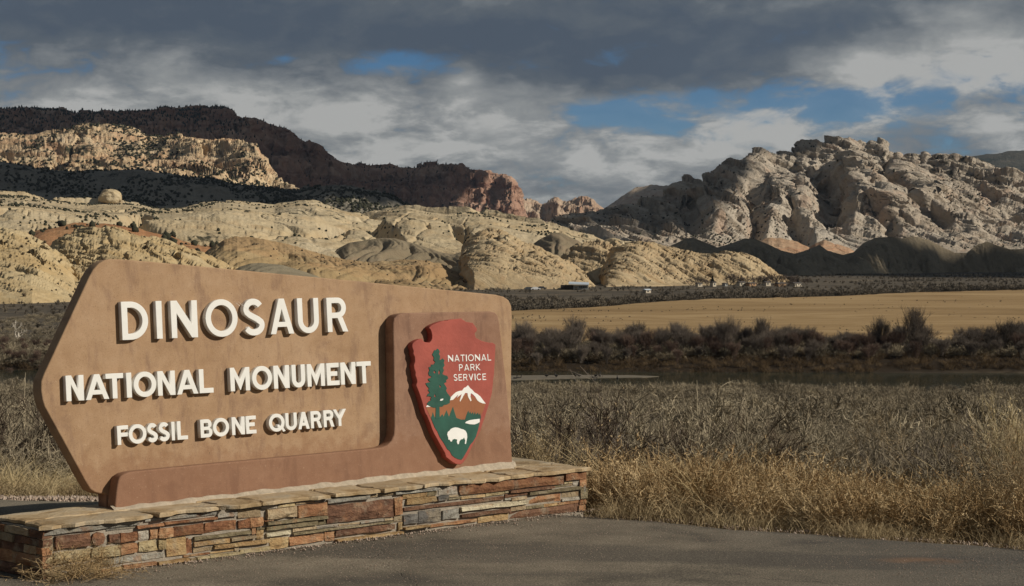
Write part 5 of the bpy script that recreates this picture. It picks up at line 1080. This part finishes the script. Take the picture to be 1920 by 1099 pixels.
x, y = wedge(760, 19, 62, .36, 1.2); k = (y - lot_edge(x) > 7); scatter('sagebrush_flat', on_ground(x[k], y[k]), R.uniform(.9, 2.0, k.sum()), SAGE, M_SAGE)
x, y = wedge(700, 30, 110, .36); scatter('tan_brush_flat', on_ground(x, y), R.uniform(.7, 1.7, 700), [m_ for m_ in SAGE2], M_SAGEB)
x, y = wedge(7500, 50, 254, .38, .85); c = fbm(x / 7, y / 12, 4, .6, 74); k = (c > -.08) & (R.uniform(size=7500) < .55); scatter('far_sagebrush', on_ground(x[k], y[k]), R.uniform(.8, 2.2, k.sum()) * (1 + 1.1 * np.clip(c[k], -.35, .6)), FARB, M_SAGE)
x, y = wedge(2600, 60, 254, .38, .9); M_FART = plant_mat('far_tan_brush', (.17, .135, .085), (.27, .215, .135), (.38, .30, .19), 8); scatter('far_tan_brush', on_ground(x, y), R.uniform(.6, 1.7, 2600), [m_.copy() for m_ in FARB], M_FART)

# singled-out plants of the near slope
def branchy(seed, h, spread, levels, r0, mat, name, leaf=0, up=.9, n0=5, nch=(2, 4)):
    """a bare woody plant: forking limbs as tapering tubes, fine twigs as ribbons"""
    r = np.random.default_rng(seed); V, Fc = [], []; tw = []
    def tube(a, c, ra, rc, k=5):
        d = c - a; d = d / max(np.linalg.norm(d), 1e-9); u = np.cross(d, [.3, .5, .8]); u /= np.linalg.norm(u); w_ = np.cross(d, u); o = len(V)
        for p_, rad_ in ((a, ra), (c, rc)):
            for i in range(k): q = 2 * math.pi * i / k; V.append(p_ + (u * math.cos(q) + w_ * math.sin(q)) * rad_)
        for i in range(k): Fc.append((o + i, o + (i + 1) % k, o + k + (i + 1) % k, o + k + i))
    def grow(p_, d, L, rad_, lv):
        m = p_ + d * L * .5 + r.normal(size=3) * L * .07; e = p_ + d * L + r.normal(size=3) * L * .06 + np.array([0, 0, .06 * L])
        tube(p_, m, rad_, rad_ * .85); tube(m, e, rad_ * .85, rad_ * .65)
        if lv == 0:
            for _ in range(int(r.integers(4, 8))): dd = d + r.normal(size=3) * .5 + [0, 0, .25]; s_ = p_ + (e - p_) * r.uniform(.3, 1); tw.append((s_, s_ + dd / np.linalg.norm(dd) * L * r.uniform(.4, .9)))
            return
        for _ in range(int(r.integers(*nch)) + 1):
            dd = d + r.normal(size=3) * spread + [0, 0, .15]; dd /= np.linalg.norm(dd); b_ = p_ + (e - p_) * r.uniform(.45, 1); grow(b_, dd, L * r.uniform(.6, .85), rad_ * .58, lv - 1)
    for _ in range(n0):
        d = r.normal(size=3) * [1, 1, 0] * spread * .9 + [0, 0, up]; grow(r.normal(size=3) * [.04, .04, 0] * h, d / np.linalg.norm(d), h * .36, r0, levels)
    V = np.array(V); Fc = np.array(Fc)
    if tw:
        A_ = np.array([t[0] for t in tw]); B_ = np.array([t[1] for t in tw]); v2, f2 = twig_mesh('', A_, (A_ + B_) / 2 + r.normal(size=A_.shape) * .02 * h, B_, np.full(len(A_), r0 * .38), np.full(len(A_), r0 * .15), 2, r); V, Fc = join([(V, Fc), (v2, f2)])
        if leaf:
            k = r.integers(0, len(A_), leaf); t_ = r.uniform(.2, 1, leaf)[:, None]; s_ = A_[k] * (1 - t_) + B_[k] * t_; d2 = r.normal(size=(leaf, 3)); e_ = s_ + d2 / np.linalg.norm(d2, axis=1)[:, None] * h * .014; v3, f3 = twig_mesh('', s_, (s_ + e_) / 2, e_, np.full(leaf, h * .006), np.full(leaf, h * .003), 1, r); return mesh(name, V, Fc), mesh(name + '_leaves', v3, f3)
    return mesh(name, V, Fc), None
def plant(name, meshes, px, py_d, mats, label, cat, group=None, s=1.0, rz=0):
    d = py_d; x_ = (px - CX) / F * d; o = empty(name, (x_, d, float(gz(x_, d)) - .03), label, cat, group, rz)
    o.scale = (s, s, s); put('branches', meshes[0], mats[0], o)
    if meshes[1] is not None: put('seed_heads', meshes[1], mats[1], o, kind='stuff')
    return o
plant('dark_shrub', branchy(201, 1.35, .5, 3, .014, None, 'branches', 260), 1098, 15.9, (M_TWIG, M_GOLD), 'dark bare shrub with black stems standing just right of the sign', 'shrub', s=1.12)
plant('dark_shrub', branchy(202, 1.0, .8, 3, .012, None, 'branches'), 1210, 17.2, (M_TWIG, M_GOLD), 'low dark shrub with branches sweeping right, behind the pale grass', 'shrub', s=1.0)
plant('twiggy_shrub', branchy(203, 1.1, .6, 3, .010, None, 'branches'), 1345, 17.0, (M_SAGE, M_GOLD), 'open grey twiggy shrub with spreading branches left of the tan weeds', 'shrub', s=1.05)
plant('twiggy_shrub', branchy(204, 1.2, .6, 3, .011, None, 'branches'), 1425, 17.6, (M_SAGE, M_GOLD), 'taller grey twiggy shrub in the middle of the brush slope', 'shrub', s=1.05)
plant('seeding_weed', branchy(205, 1.1, .35, 2, .006, None, 'branches', 700, n0=9), 1745, 15.6, (M_DRYG, M_GOLD), 'upright weed with orange yellow seed heads in the grey brush', 'weed', s=1.0)
plant('tall_weed', branchy(206, 1.5, .30, 3, .006, None, 'branches', 500, n0=5), 1880, 13.6, (M_STRAW, M_STRAW), 'tall pale branching weed at the right edge of the brush', 'weed', s=.95)
plant('bushy_weed', branchy(207, .9, .5, 3, .007, None, 'branches', 900, n0=9), 1915, 12.2, (M_SAGEB, M_RUST), 'dense brownish weed leaning over the asphalt edge at far right', 'weed', s=1.0)
plant('seeding_weed', branchy(208, 1.0, .4, 2, .006, None, 'branches', 900, n0=10), 1035, 15.0, (M_DRYG, M_GOLD), 'orange tipped dry weed right beside the sign edge', 'weed', s=1.0)
WOOD = [branchy(260 + i, 1.25, .62, 3, .010, None, 'woody_shrub', n0=8)[0] for i in range(3)]
for i_, me in enumerate(WOOD): me.materials.append((M_TWIG, M_WILLOW, M_SAGE)[i_])
for i in range(34):
    px = R.uniform(985, 1960) if i < 27 else R.uniform(-60, 110); d = R.uniform(16.2, 34); x_ = (px - CX) / F * d
    o = put('woody_shrub', WOOD[i % 3], None, None, 'open woody shrub with bare forking branches among the sagebrush', 'shrub', 'woody shrubs among the sagebrush'); s_ = R.uniform(.8, 1.5); o.location = (x_, d, float(gz(x_, d)) - .03); o.rotation_euler = (0, 0, R.uniform(0, 6.28)); o.scale = (s_ * 1.2, s_ * 1.2, s_)
x, y = band(60, 2.2, 9, .6, 8); scatter('seeding_tops', on_ground(x, y), R.uniform(.9, 1.4, 60), [m_.copy() for m_ in GOLD], plant_mat('seed_gold', (.26, .16, .06), (.40, .26, .10), (.50, .36, .17), 1.0))
# dry tumbleweed at the near end of the plinth
tp = at_z(135, 1085, 0); tb = bush(210, .24, .30, 40, 800, 900, .13, up=(.2, 1.4), wst=.005, wtw=.0028, curl=.6)
o = put('tumbleweed', pm('tumbleweed', tb), M_GOLD, None, 'dry golden tumbleweed caught against the near end of the stone wall', 'tumbleweed'); o.location = (tp.x, tp.y, -.01); o.scale = (1.15, .8, .75)

# bare willows and tamarisk along the far bank
WIL = [branchy(220 + i, 4.4, .26, 3, .036, None, 'willow', n0=15, nch=(2, 4))[0] for i in range(5)]
for me in WIL: me.materials.append(M_WILLOW)
WILR = [m_.copy() for m_ in WIL[:3]]
for m_ in WILR: m_.name = 'willow'; m_.materials.clear(); m_.materials.append(M_REDW)
def willow(x_, y_, s_, me, label, group=None, cat='shrub', sx=1.0):
    o = put('willow_shrub', me, None, None, label, cat, group); o.location = (x_, y_, float(gz(x_, y_)) - .1); o.rotation_euler = (0, 0, R.uniform(0, 6.28)); o.scale = (s_ * sx, s_ * sx, s_); return o
for row, (yy, sc0) in enumerate(((308.5, .72), (313, .95), (318, 1.0), (325, 1.0))):
    for xx in np.arange(-108, 108, 2.5):
        x_ = xx + R.uniform(-1.4, 1.4); y_ = yy + R.uniform(-2, 2); px = CX + x_ / y_ * F
        if 110 < px < 940: continue
        if row >= 2 and 1525 < px < 1640: sc = sc0 * .72
        elif row >= 1 and 1745 < px < 1800: sc = sc0 * .5
        else: sc = sc0
        red = px < 200 or (row < 2 and R.uniform() < .35)
        if red: willow(x_, y_, sc * (.55 if px < 200 else 1.0) * R.uniform(.75, 1.1), WILR[R.integers(0, 3)], 'reddish bare willow shrub in the thicket along the far river bank', 'red willows of the river thicket', sx=1.15)
        else: willow(x_, y_, sc * R.uniform(.75, 1.12), WIL[R.integers(0, 5)], 'grey bare willow shrub in the thicket along the far river bank', 'grey willows of the river thicket', sx=1.15)
for px, d, s_, lab in ((1712, 316, 1.85, 'largest rounded bare shrub rising above the thicket in front of the field'), (1650, 318, 1.45, 'bare shrub with upright stems just left of the largest rounded shrub'), (1085, 322, 1.45, 'bare shrub with fanned branches rising above the thicket nearest the sign'), (1355, 312, 1.6, 'tall pale bare willow in the middle of the river thicket'), (1432, 318, 1.4, 'thin forked bare tree sticking out above the thicket'), (1880, 316, 1.4, 'tall bare willow at the right end of the thicket'), (1905, 318, 1.3, 'dense bare willow at the photo edge of the thicket'), (975, 322, 1.3, 'bare fan shaped shrub close beside the sign edge above the river')):
    willow((px - CX) / F * d, d, s_, WIL[int(px) % 5], lab, sx=.85)
x = R.uniform(-115, 115, 1900); y = R.uniform(301.5, 311, 1900); scatter('bank_grass', on_ground(x, y, .1), R.uniform(.35, .9, 1900), REED, M_RUSTG)
x = R.uniform(-125, 125, 1700); y = R.uniform(309, 334, 1700); scatter('thicket_undergrowth', on_ground(x, y, .1), R.uniform(1.3, 2.9, 1700), FARB, M_WILLOW)
# dead pale tree on the left
dt = branchy(240, 5.0, .55, 3, .16, None, 'branches', n0=2, up=.7, nch=(1, 2)); M_DEAD = simple('bleached_wood', (.56, .50, .41), .8, .2, 3)
o = plant('dead_tree', dt, 26, 336, (M_DEAD, M_DEAD), 'bleached dead tree with a forked trunk left of the sign', 'tree', s=1.1)
# brush on the valley floor
def plain_pts(n, y0, y1, m=.34): x, y = wedge(n, y0, y1, m, .8); return x, y
x, y = plain_pts(9000, 335, 1500)
fpx = CX + x / y * F; fedge = np.interp(fpx, *zip(*far)); fdist = 15.2 * F / (fedge - HOR); infield = (fpx > 860) & (y < fdist + 4) & (y > 330)
cl = fbm(x / 60, y / 110, 3, .5, 73) > -.12
k = ~infield & cl; scatter('plain_brush', on_ground(x[k], y[k]), R.uniform(.8, 1.7, k.sum()), TINY, M_PLAIN)
x = R.uniform(-5, 300, 2600); y0 = 15.2 * F / (np.interp(CX + x / 600 * F, *zip(*far)) - HOR)
fx = R.uniform(880, 2100, 3000); fd_ = 15.2 * F / (np.interp(fx, *zip(*far)) - HOR) + R.exponential(22, 3000) + 3; X_ = (fx - CX) / F * fd_
scatter('field_edge_brush', on_ground(X_, fd_), R.uniform(1.2, 2.6, 3000), TINY, plant_mat('purple_brush', (.085, .068, .058), (.12, .098, .085), (.16, .13, .11), 30))
x = R.uniform(-130, -70, 700); y = R.uniform(312, 480, 700); scatter('left_bank_brush', on_ground(x, y), R.uniform(.7, 1.6, 700), FARB, M_PLAIN)

fx = R.uniform(860, 2150, 1500); tn = R.uniform(0, 1, 1500) ** 1.3
n0_ = 16.2 * F / (np.interp(fx, *zip(*near)) - HOR); f0_ = 15.2 * F / (np.interp(fx, *zip(*far)) - HOR); dd_ = n0_ + (f0_ - n0_) * tn; xx_ = (fx - CX) / F * dd_
k = fbm(xx_ / 30, dd_ / 60, 3, .5, 79) > .05
scatter('field_weeds', np.stack([xx_[k], dd_[k], np.interp(dd_[k], PQ, PZ) + .7], -1), R.uniform(.18, .5, k.sum()), [m_.copy() for m_ in TINY], plant_mat('field_weed_straw', (.20, .14, .075), (.30, .21, .11), (.40, .29, .16), 20))
# junipers and pinyon on the slopes: dark round crowns, far too many to count
ico = bmesh.new(); bmesh.ops.create_icosphere(ico, subdivisions=1, radius=1.0); IV = np.array([v.co[:] for v in ico.verts]); IF = np.array([[v.index for v in f.verts] for f in ico.faces]); ico.free()
def blobs(name, P, S, mat, tall=1.0, cone=False):
    n = len(P); r = np.random.default_rng(n)
    base = IV.copy()
    V = base[None] * (1 + r.uniform(-.28, .28, (n, len(IV), 1))) * S[:, None, None] * np.array([1, 1, tall])
    if cone: hgt = (base[:, 2] + 1) / 2; V[:, :, :2] *= (1.15 - hgt)[None, :, None]
    V = V + P[:, None, :] + np.array([0, 0, .55 * tall]) * S[:, None, None]
    Fc = (IF[None] + (np.arange(n) * len(IV))[:, None, None]).reshape(-1, 3)
    return put(name, mesh(name, V.reshape(-1, 3), Fc), mat, kind='stuff')
M_JUN = simple('juniper_green', (.036, .036, .020), .95, .4, .3); M_PINE = simple('pine_green', (.024, .029, .020), .95, .4, .2); M_JUND = simple('brush_brown', (.075, .055, .032), .95, .3, .3)
def sample(surf, idx, n, r, dens=None):
    X, D, z, t, s, tr = SURF[surf][idx]
    i = r.integers(2, X.shape[0] - 2, n); j = r.integers(1, X.shape[1] - 2, n)
    k = (tr[i, j] > .03) & (tr[i, j] < 1.02)
    if dens is not None: k &= r.uniform(0, 1, n) < dens(X[i, j], D[i, j], t[i, j], s[i, j])
    return np.stack([X[i, j], D[i, j], z[i, j]], -1)[k]
r2 = np.random.default_rng(9)
def clump(f, lo, hi, sd): return lambda X, Y, t, s: sst(fbm(X / f, Y / (f * 1.8), 4, .6, sd), lo, hi)
def seam(X, Y): f1, f2, _, _, _ = worley((X + 60 * perlin(X / 160, Y / 240, 41)) / 165, Y / 330 + .3 * perlin(X / 130, Y / 200, 44), 42); return 1 - sst(f2 - f1, .03, .12)
P = sample('slickrock_domes', 0, 26000, r2, lambda X, Y, t, s: np.clip(.55 * seam(X, Y) + .5 * sst(fbm(X / 60, Y / 160, 4, .6, 91), .0, .4) * (.4 + .6 * (s < 420)) + .6 * sst(t, .88, 1) * sst(s, 700, 300), 0, 1)); blobs('juniper_scrub', P, r2.uniform(.45, 1.4, len(P)), M_JUN)
P = sample('scrub_slope', 0, 14000, r2, clump(130, -.2, .3, 92)); blobs('juniper_scrub', P, r2.uniform(.9, 2.4, len(P)), M_JUN)
P = sample('sandstone_benches', 0, 22000, r2, clump(150, -.15, .2, 93)); blobs('juniper_scrub', P, r2.uniform(.9, 2.6, len(P)), M_JUN)
P = sample('sandstone_mountain', 0, 13000, r2, lambda X, Y, t, s: .10 + .8 * sst(fbm(X / 180, Y / 300, 4, .6, 94), .05, .4)); blobs('juniper_scrub', P, r2.uniform(.5, 1.6, len(P)), M_JUN)
P = sample('mesa', 0, 30000, r2, lambda X, Y, t, s: np.clip(sst(t, .45, .75) * sst(s, 520, 330) + (.30 + .5 * sst(s, 330, 350) * sst(s, 420, 400)) * sst(t, .93, .99) * (s < 900) + .05, 0, 1)); blobs('pine_forest', P, r2.uniform(1.5, 3.3, len(P)), M_PINE, 1.5, True)
for k_, (nm, n_, lo, hi) in enumerate((('red_swale', 160, .5, 2.6), ('talus_hill', 220, .2, .6), ('sandstone_hill', 160, .2, .65), ('pyramid_hill', 70, .2, .6), ('banded_hill', 70, .2, .6))):
    for idx in range(len(SURF[nm])):
        P = sample(nm, idx, n_, r2); blobs('hill_scrub', P, r2.uniform(lo, hi, len(P)) ** 1.0, M_JUND if nm != 'red_swale' else M_JUN)

# ------------------------------------------------------------------ far objects on the plain
def boxes(name, items, mat, parent, loc):
    V, Fc = [], []
    for (x0, y0, z0, x1, y1, z1) in items:
        o = len(V); V += [(x0, y0, z0), (x1, y0, z0), (x1, y1, z0), (x0, y1, z0), (x0, y0, z1), (x1, y0, z1), (x1, y1, z1), (x0, y1, z1)]
        Fc += [tuple(o + i for i in f) for f in ((0, 3, 2, 1), (4, 5, 6, 7), (0, 1, 5, 4), (1, 2, 6, 5), (2, 3, 7, 6), (3, 0, 4, 7))]
    return put(name, mesh(name, V, Fc), mat, parent)
M_DKW = simple('dark_cladding', (.045, .036, .03), .8, .15, .5); M_GLS = simple('window_glass', (.05, .06, .065), .1, .1, .5, spec=.6); M_GRYW = simple('grey_wall', (.30, .30, .28), .7, .1, .5); M_ROOFW = simple('pale_metal_roof', (.60, .66, .72), .35, .06, .4, spec=.5); M_OFFW = simple('off_white_wall', (.46, .40, .31), .8, .1, .5); M_TANW = simple('tan_wall', (.36, .22, .12), .8, .1, .5); M_ROOFD = simple('dark_roof', (.08, .07, .065), .7, .2, .5)
def ground_at(px, py):
    d = 14.8 * F / (py - HOR); x_ = (px - CX) / F * d; return Vector((x_, d, float(gz(x_, d))))
L0 = ground_at(1077, 542); k = L0.y / F
vc = empty('visitor_building', L0, 'low modern building with a pale sloping roof at the foot of the pyramid hill', 'building', rz=-.05)
boxes('side_wing', [(-26 * k, 0, 0, -2 * k, 9, 9.2 * k)], M_DKW, vc, 0); boxes('wall', [(-2 * k, -.4, 0, 26 * k, 10, 8.2 * k)], M_GRYW, vc, 0)
for i in range(5):
    wi = boxes('window', [((9 + i * 3.3) * k, -.5, 4.2 * k, (11.6 + i * 3.3) * k, -.38, 7.2 * k)], M_GLS, vc, 0)
boxes('door', [(2 * k, -.5, 0, 5 * k, -.38, 5.5 * k)], M_DKW, vc, 0)
V = [(-11 * k, -1.5, 10.6 * k), (27 * k, -1.5, 9.2 * k), (27 * k, 11, 12.0 * k), (-11 * k, 11, 13.4 * k)]; V = V + [(a, c_, d_ + .45) for a, c_, d_ in V]
put('roof', mesh('roof', V, [(0, 3, 2, 1), (4, 5, 6, 7), (0, 1, 5, 4), (1, 2, 6, 5), (2, 3, 7, 6), (3, 0, 4, 7)]), M_ROOFW, vc)
boxes('clerestory', [(-1.9 * k, .2, 8.2 * k, 25.9 * k, 9.5, 9.1 * k)], M_GLS, vc, 0)
def cabin(px, py, w_, h_, dp, wall, roof, label, flat=False):
    w_, h_, dp = w_ * .72, h_ * .68, dp * .7; L = ground_at(px, py - .6); o = empty('farm_building', L, label, 'building', rz=R.uniform(.55, .85))
    boxes('wall', [(-w_ / 2, 0, 0, w_ / 2, dp, h_)], wall, o, 0)
    V = [(-w_ / 2 - .3, -.3, h_), (w_ / 2 + .3, -.3, h_), (w_ / 2 + .3, dp + .3, h_), (-w_ / 2 - .3, dp + .3, h_), (-w_ / 2 - .3, dp / 2, h_ + dp * .22), (w_ / 2 + .3, dp / 2, h_ + dp * .22)]
    put('roof', mesh('roof', V, [(0, 1, 5, 4), (2, 3, 4, 5), (0, 4, 3), (1, 2, 5), (0, 3, 2, 1)]), roof, o)
    for xx in np.arange(-w_ / 2 + .8, w_ / 2 - .8, 2.2): boxes('window', [(xx, -.06, h_ * .4, xx + .9, .02, h_ * .8)], M_GLS, o, 0)
for a in ((1313, 537.5, 4.2, 2.3, 3, M_OFFW, M_ROOFD, 'small off white shed leftmost in the row of farm buildings'), (1340, 537.5, 3.6, 3.0, 3, M_OFFW, M_ROOFD, 'narrow off white outbuilding left of the farm trees'), (1362, 537, 2.6, 2.0, 3, M_GRYW, M_ROOFD, 'tiny grey hut in front of the farm conifer'), (1393, 537, 5.6, 2.8, 4, M_OFFW, M_ROOFD, 'off white cabin before the bare farm trees'),
          (1412, 537, 7.4, 2.2, 4, M_TANW, M_ROOFD, 'long low tan shed in the middle of the farm row'), (1441, 537, 4.5, 2.8, 4, M_OFFW, M_ROOFD, 'pale cabin right of the long tan shed'), (1467, 537.5, 8.0, 2.2, 4, M_TANW, M_ROOFD, 'orange tan trailer near the right end of the farm row'), (1497, 537.5, 8.6, 2.3, 4, M_OFFW, M_ROOFD, 'long pale trailer rightmost in the farm row'), (1216, 548, 4.2, 2.0, 3, M_OFFW, M_ROOFW, 'small white shed alone in the brush beyond the field')): cabin(*a)
def car(px, py, mat, label, group):
    L = ground_at(px, py); o = empty('parked_car', L, label, 'car', group, R.uniform(-.3, .3))
    b = bmesh.new(); prof = [(-2.2, .35), (2.2, .35), (2.25, .85), (1.3, .95), (.7, 1.45), (-1.2, 1.45), (-1.8, .95), (-2.2, .9)]
    f = b.faces.new([b.verts.new((x_, -.85, z_)) for x_, z_ in prof]); ex = bmesh.ops.extrude_face_region(b, geom=[f]); [setattr(v.co, 'y', .85) for v in ex['geom'] if isinstance(v, bmesh.types.BMVert)]
    bmesh.ops.recalc_face_normals(b, faces=b.faces); me = bpy.data.meshes.new('body'); b.to_mesh(me); b.free(); put('body', me, mat, o)
    for wx in (-1.35, 1.35):
        for wy in (-.8, .8):
            b = bmesh.new(); bmesh.ops.create_cone(b, cap_ends=True, segments=12, radius1=.34, radius2=.34, depth=.2, matrix=Matrix.Translation((wx, wy, .34)) @ Matrix.Rotation(math.pi / 2, 4, 'X')); me = bpy.data.meshes.new('wheel'); b.to_mesh(me); b.free(); put('wheel', me, M_DKW, o)
M_CARW = simple('white_car_paint', (.7, .7, .7), .3, .03, 1, spec=.5); M_CARB = simple('dark_car_paint', (.05, .055, .06), .3, .03, 1, spec=.5)
car(1004, 542.5, M_CARW, 'white car parked left of the modern building', None); car(992, 542.5, M_CARB, 'dark car parked beside the white car', None); car(1016, 541.5, M_CARB, 'dark car parked nearest the modern building', None)
FT = [branchy(250 + i, 8, .42, 3, .16, None, 'bare_tree', n0=4, nch=(2, 4))[0] for i in range(3)]; M_FT = plant_mat('grey_tree', (.10, .075, .06), (.14, .105, .085), (.18, .14, .115), 10)
for i, (px, py, s_) in enumerate([(1296, 536, .55), (1310, 536, .7), (1326, 536, .55), (1368, 535, .8), (1380, 535, .85), (1394, 535, .7), (1410, 535, .75), (1424, 535, .7), (1436, 535, .8), (1450, 535, .9), (1462, 535, .75), (1480, 535, .8), (1494, 535, .7), (1512, 535, .5)]):
    L = ground_at(px, py); o = put('bare_tree', FT[i % 3], None, None, 'bare grey tree behind the row of farm buildings', 'tree', 'bare trees of the farm row')
    if len(FT[i % 3].materials) == 0: FT[i % 3].materials.append(M_FT)
    o.location = L - Vector((0, 0, .1)); o.rotation_euler = (0, 0, i * 1.7); o.scale = (s_ * 1.35, s_ * 1.35, s_)
def conifer(px, py, h_, label):
    L = ground_at(px, py); o = empty('conifer_tree', L, label, 'tree'); r = np.random.default_rng(int(px)); n = 520
    z_ = r.uniform(.1, 1, n); a = r.uniform(0, 6.28, n); rad_ = (1 - z_) * .30 + .03
    P0_ = np.stack([np.cos(a) * rad_ * .2, np.sin(a) * rad_ * .2, z_], -1) * h_; P2_ = np.stack([np.cos(a) * rad_, np.sin(a) * rad_, z_ - .05], -1) * h_
    v, f = twig_mesh('', P0_, (P0_ + P2_) / 2, P2_, np.full(n, .09 * h_), np.full(n, .04 * h_), 1, r); put('crown', mesh('crown', v, f), M_PINE, o)
    b = bmesh.new(); bmesh.ops.create_cone(b, cap_ends=True, segments=8, radius1=.03 * h_, radius2=.008 * h_, depth=h_, matrix=Matrix.Translation((0, 0, h_ / 2))); me = bpy.data.meshes.new('trunk'); b.to_mesh(me); b.free(); put('trunk', me, M_TWIG, o)
conifer(1336, 536, 5.2, 'dark green conifer among the farm buildings'); conifer(1432, 535.5, 3.2, 'small dark conifer between the tan sheds'); conifer(1496, 535.5, 3.6, 'dark conifer behind the rightmost trailer')
# boulder on the slickrock
bb = bmesh.new(); bmesh.ops.create_icosphere(bb, subdivisions=4, radius=1.0)
for v in bb.verts:
    q = v.co; a = np.array([q.x * 1.7 + 3]), np.array([q.y * 1.7 + q.z * 2]); v.co = q * (1 + .34 * float(fbm(a[0], a[1], 4, .5, 95)[0]))
    v.co.x *= 1.0 - .18 * v.co.z
me = bpy.data.meshes.new('boulder'); bb.to_mesh(me); bb.free(); me.polygons.foreach_set('use_smooth', np.ones(len(me.polygons), bool))
bd = 1985; bp_ = at_d(207, 364, bd); o = put('boulder', me, M_SLICK, None, 'huge rounded tan boulder perched at the foot of the shaded slope', 'boulder'); o.location = bp_ - Vector((0, 0, 3.2)); o.scale = (13, 10, 8.6)
# geese on the sandbar and in the shallows
def goose_mesh():
    b = bmesh.new(); prof = [(-.42, .30, .02), (-.32, .30, .08), (-.15, .27, .15), (.05, .27, .165), (.22, .31, .13), (.31, .40, .075), (.34, .55, .05), (.36, .68, .045), (.41, .745, .055), (.48, .73, .035), (.56, .71, .012)]
    rings = []
    for i, (x_, z_, r_2) in enumerate(prof):
        ax = Vector((1, 0, 0)) if i < 4 or i > 7 else Vector((.3, 0, 1)).normalized(); u = Vector((0, 1, 0)); w_ = ax.cross(u)
        rings.append([b.verts.new(Vector((x_, 0, z_)) + (u * math.cos(q * math.pi / 4) + w_ * math.sin(q * math.pi / 4)) * r_2) for q in range(8)])
    for r1, r2_ in zip(rings[:-1], rings[1:]):
        for q in range(8): b.faces.new((r1[q], r1[(q + 1) % 8], r2_[(q + 1) % 8], r2_[q]))
    b.faces.new(rings[0]); b.faces.new(rings[-1])
    for sy in (-.06, .06):
        bmesh.ops.create_cone(b, cap_ends=True, segments=6, radius1=.014, radius2=.02, depth=.2, matrix=Matrix.Translation((0, sy, .1))); bmesh.ops.create_cube(b, size=1, matrix=Matrix.Translation((.04, sy, .008)) @ Matrix.Diagonal((.12, .07, .014, 1)))
    bmesh.ops.recalc_face_normals(b, faces=b.faces); me = bpy.data.meshes.new('goose'); b.to_mesh(me); b.free(); me.polygons.foreach_set('use_smooth', np.ones(len(me.polygons), bool)); return me
GOO = goose_mesh(); GOO.materials.append(simple('goose_brown', (.06, .052, .045), .8, .4, 6)); GOW = GOO.copy(); GOW.name = 'gull'; GOW.materials.clear(); GOW.materials.append(simple('gull_white', (.6, .6, .58), .8, .1, 6))
for px, py in ((1025, 707.5), (1043, 708), (1079, 707), (1086, 707), (1117, 707.5), (1125, 707.5)):
    p = at_z(px, py, RZ + .06); o = put('goose', GOO, None, None, 'dark goose standing on the pale sandbar across the river', 'goose', 'geese standing on the sandbar'); o.location = p; o.rotation_euler = (0, 0, R.uniform(0, 6.28)); o.scale = (1.15,) * 3
for px, py in ((966, 713), (973, 712), (1114, 711.5), (1158, 712.5), (965, 724), (972, 724)):
    p = at_z(px, py, RZ - .22); o = put('goose', GOO, None, None, 'dark goose swimming in the river near the sandbar', 'goose', 'geese swimming near the sandbar'); o.location = p; o.rotation_euler = (0, 0, R.uniform(0, 6.28)); o.scale = (1.15,) * 3
for px, py in ((14, 736), (20, 731), (28, 735), (37, 730), (45, 735), (54, 732)):
    p = at_z(px, py, RZ - .2); o = put('gull', GOW, None, None, 'small white water bird on the dark river left of the sign', 'bird', 'white birds on the river'); o.location = p; o.rotation_euler = (0, 0, R.uniform(0, 6.28)); o.scale = (.7,) * 3
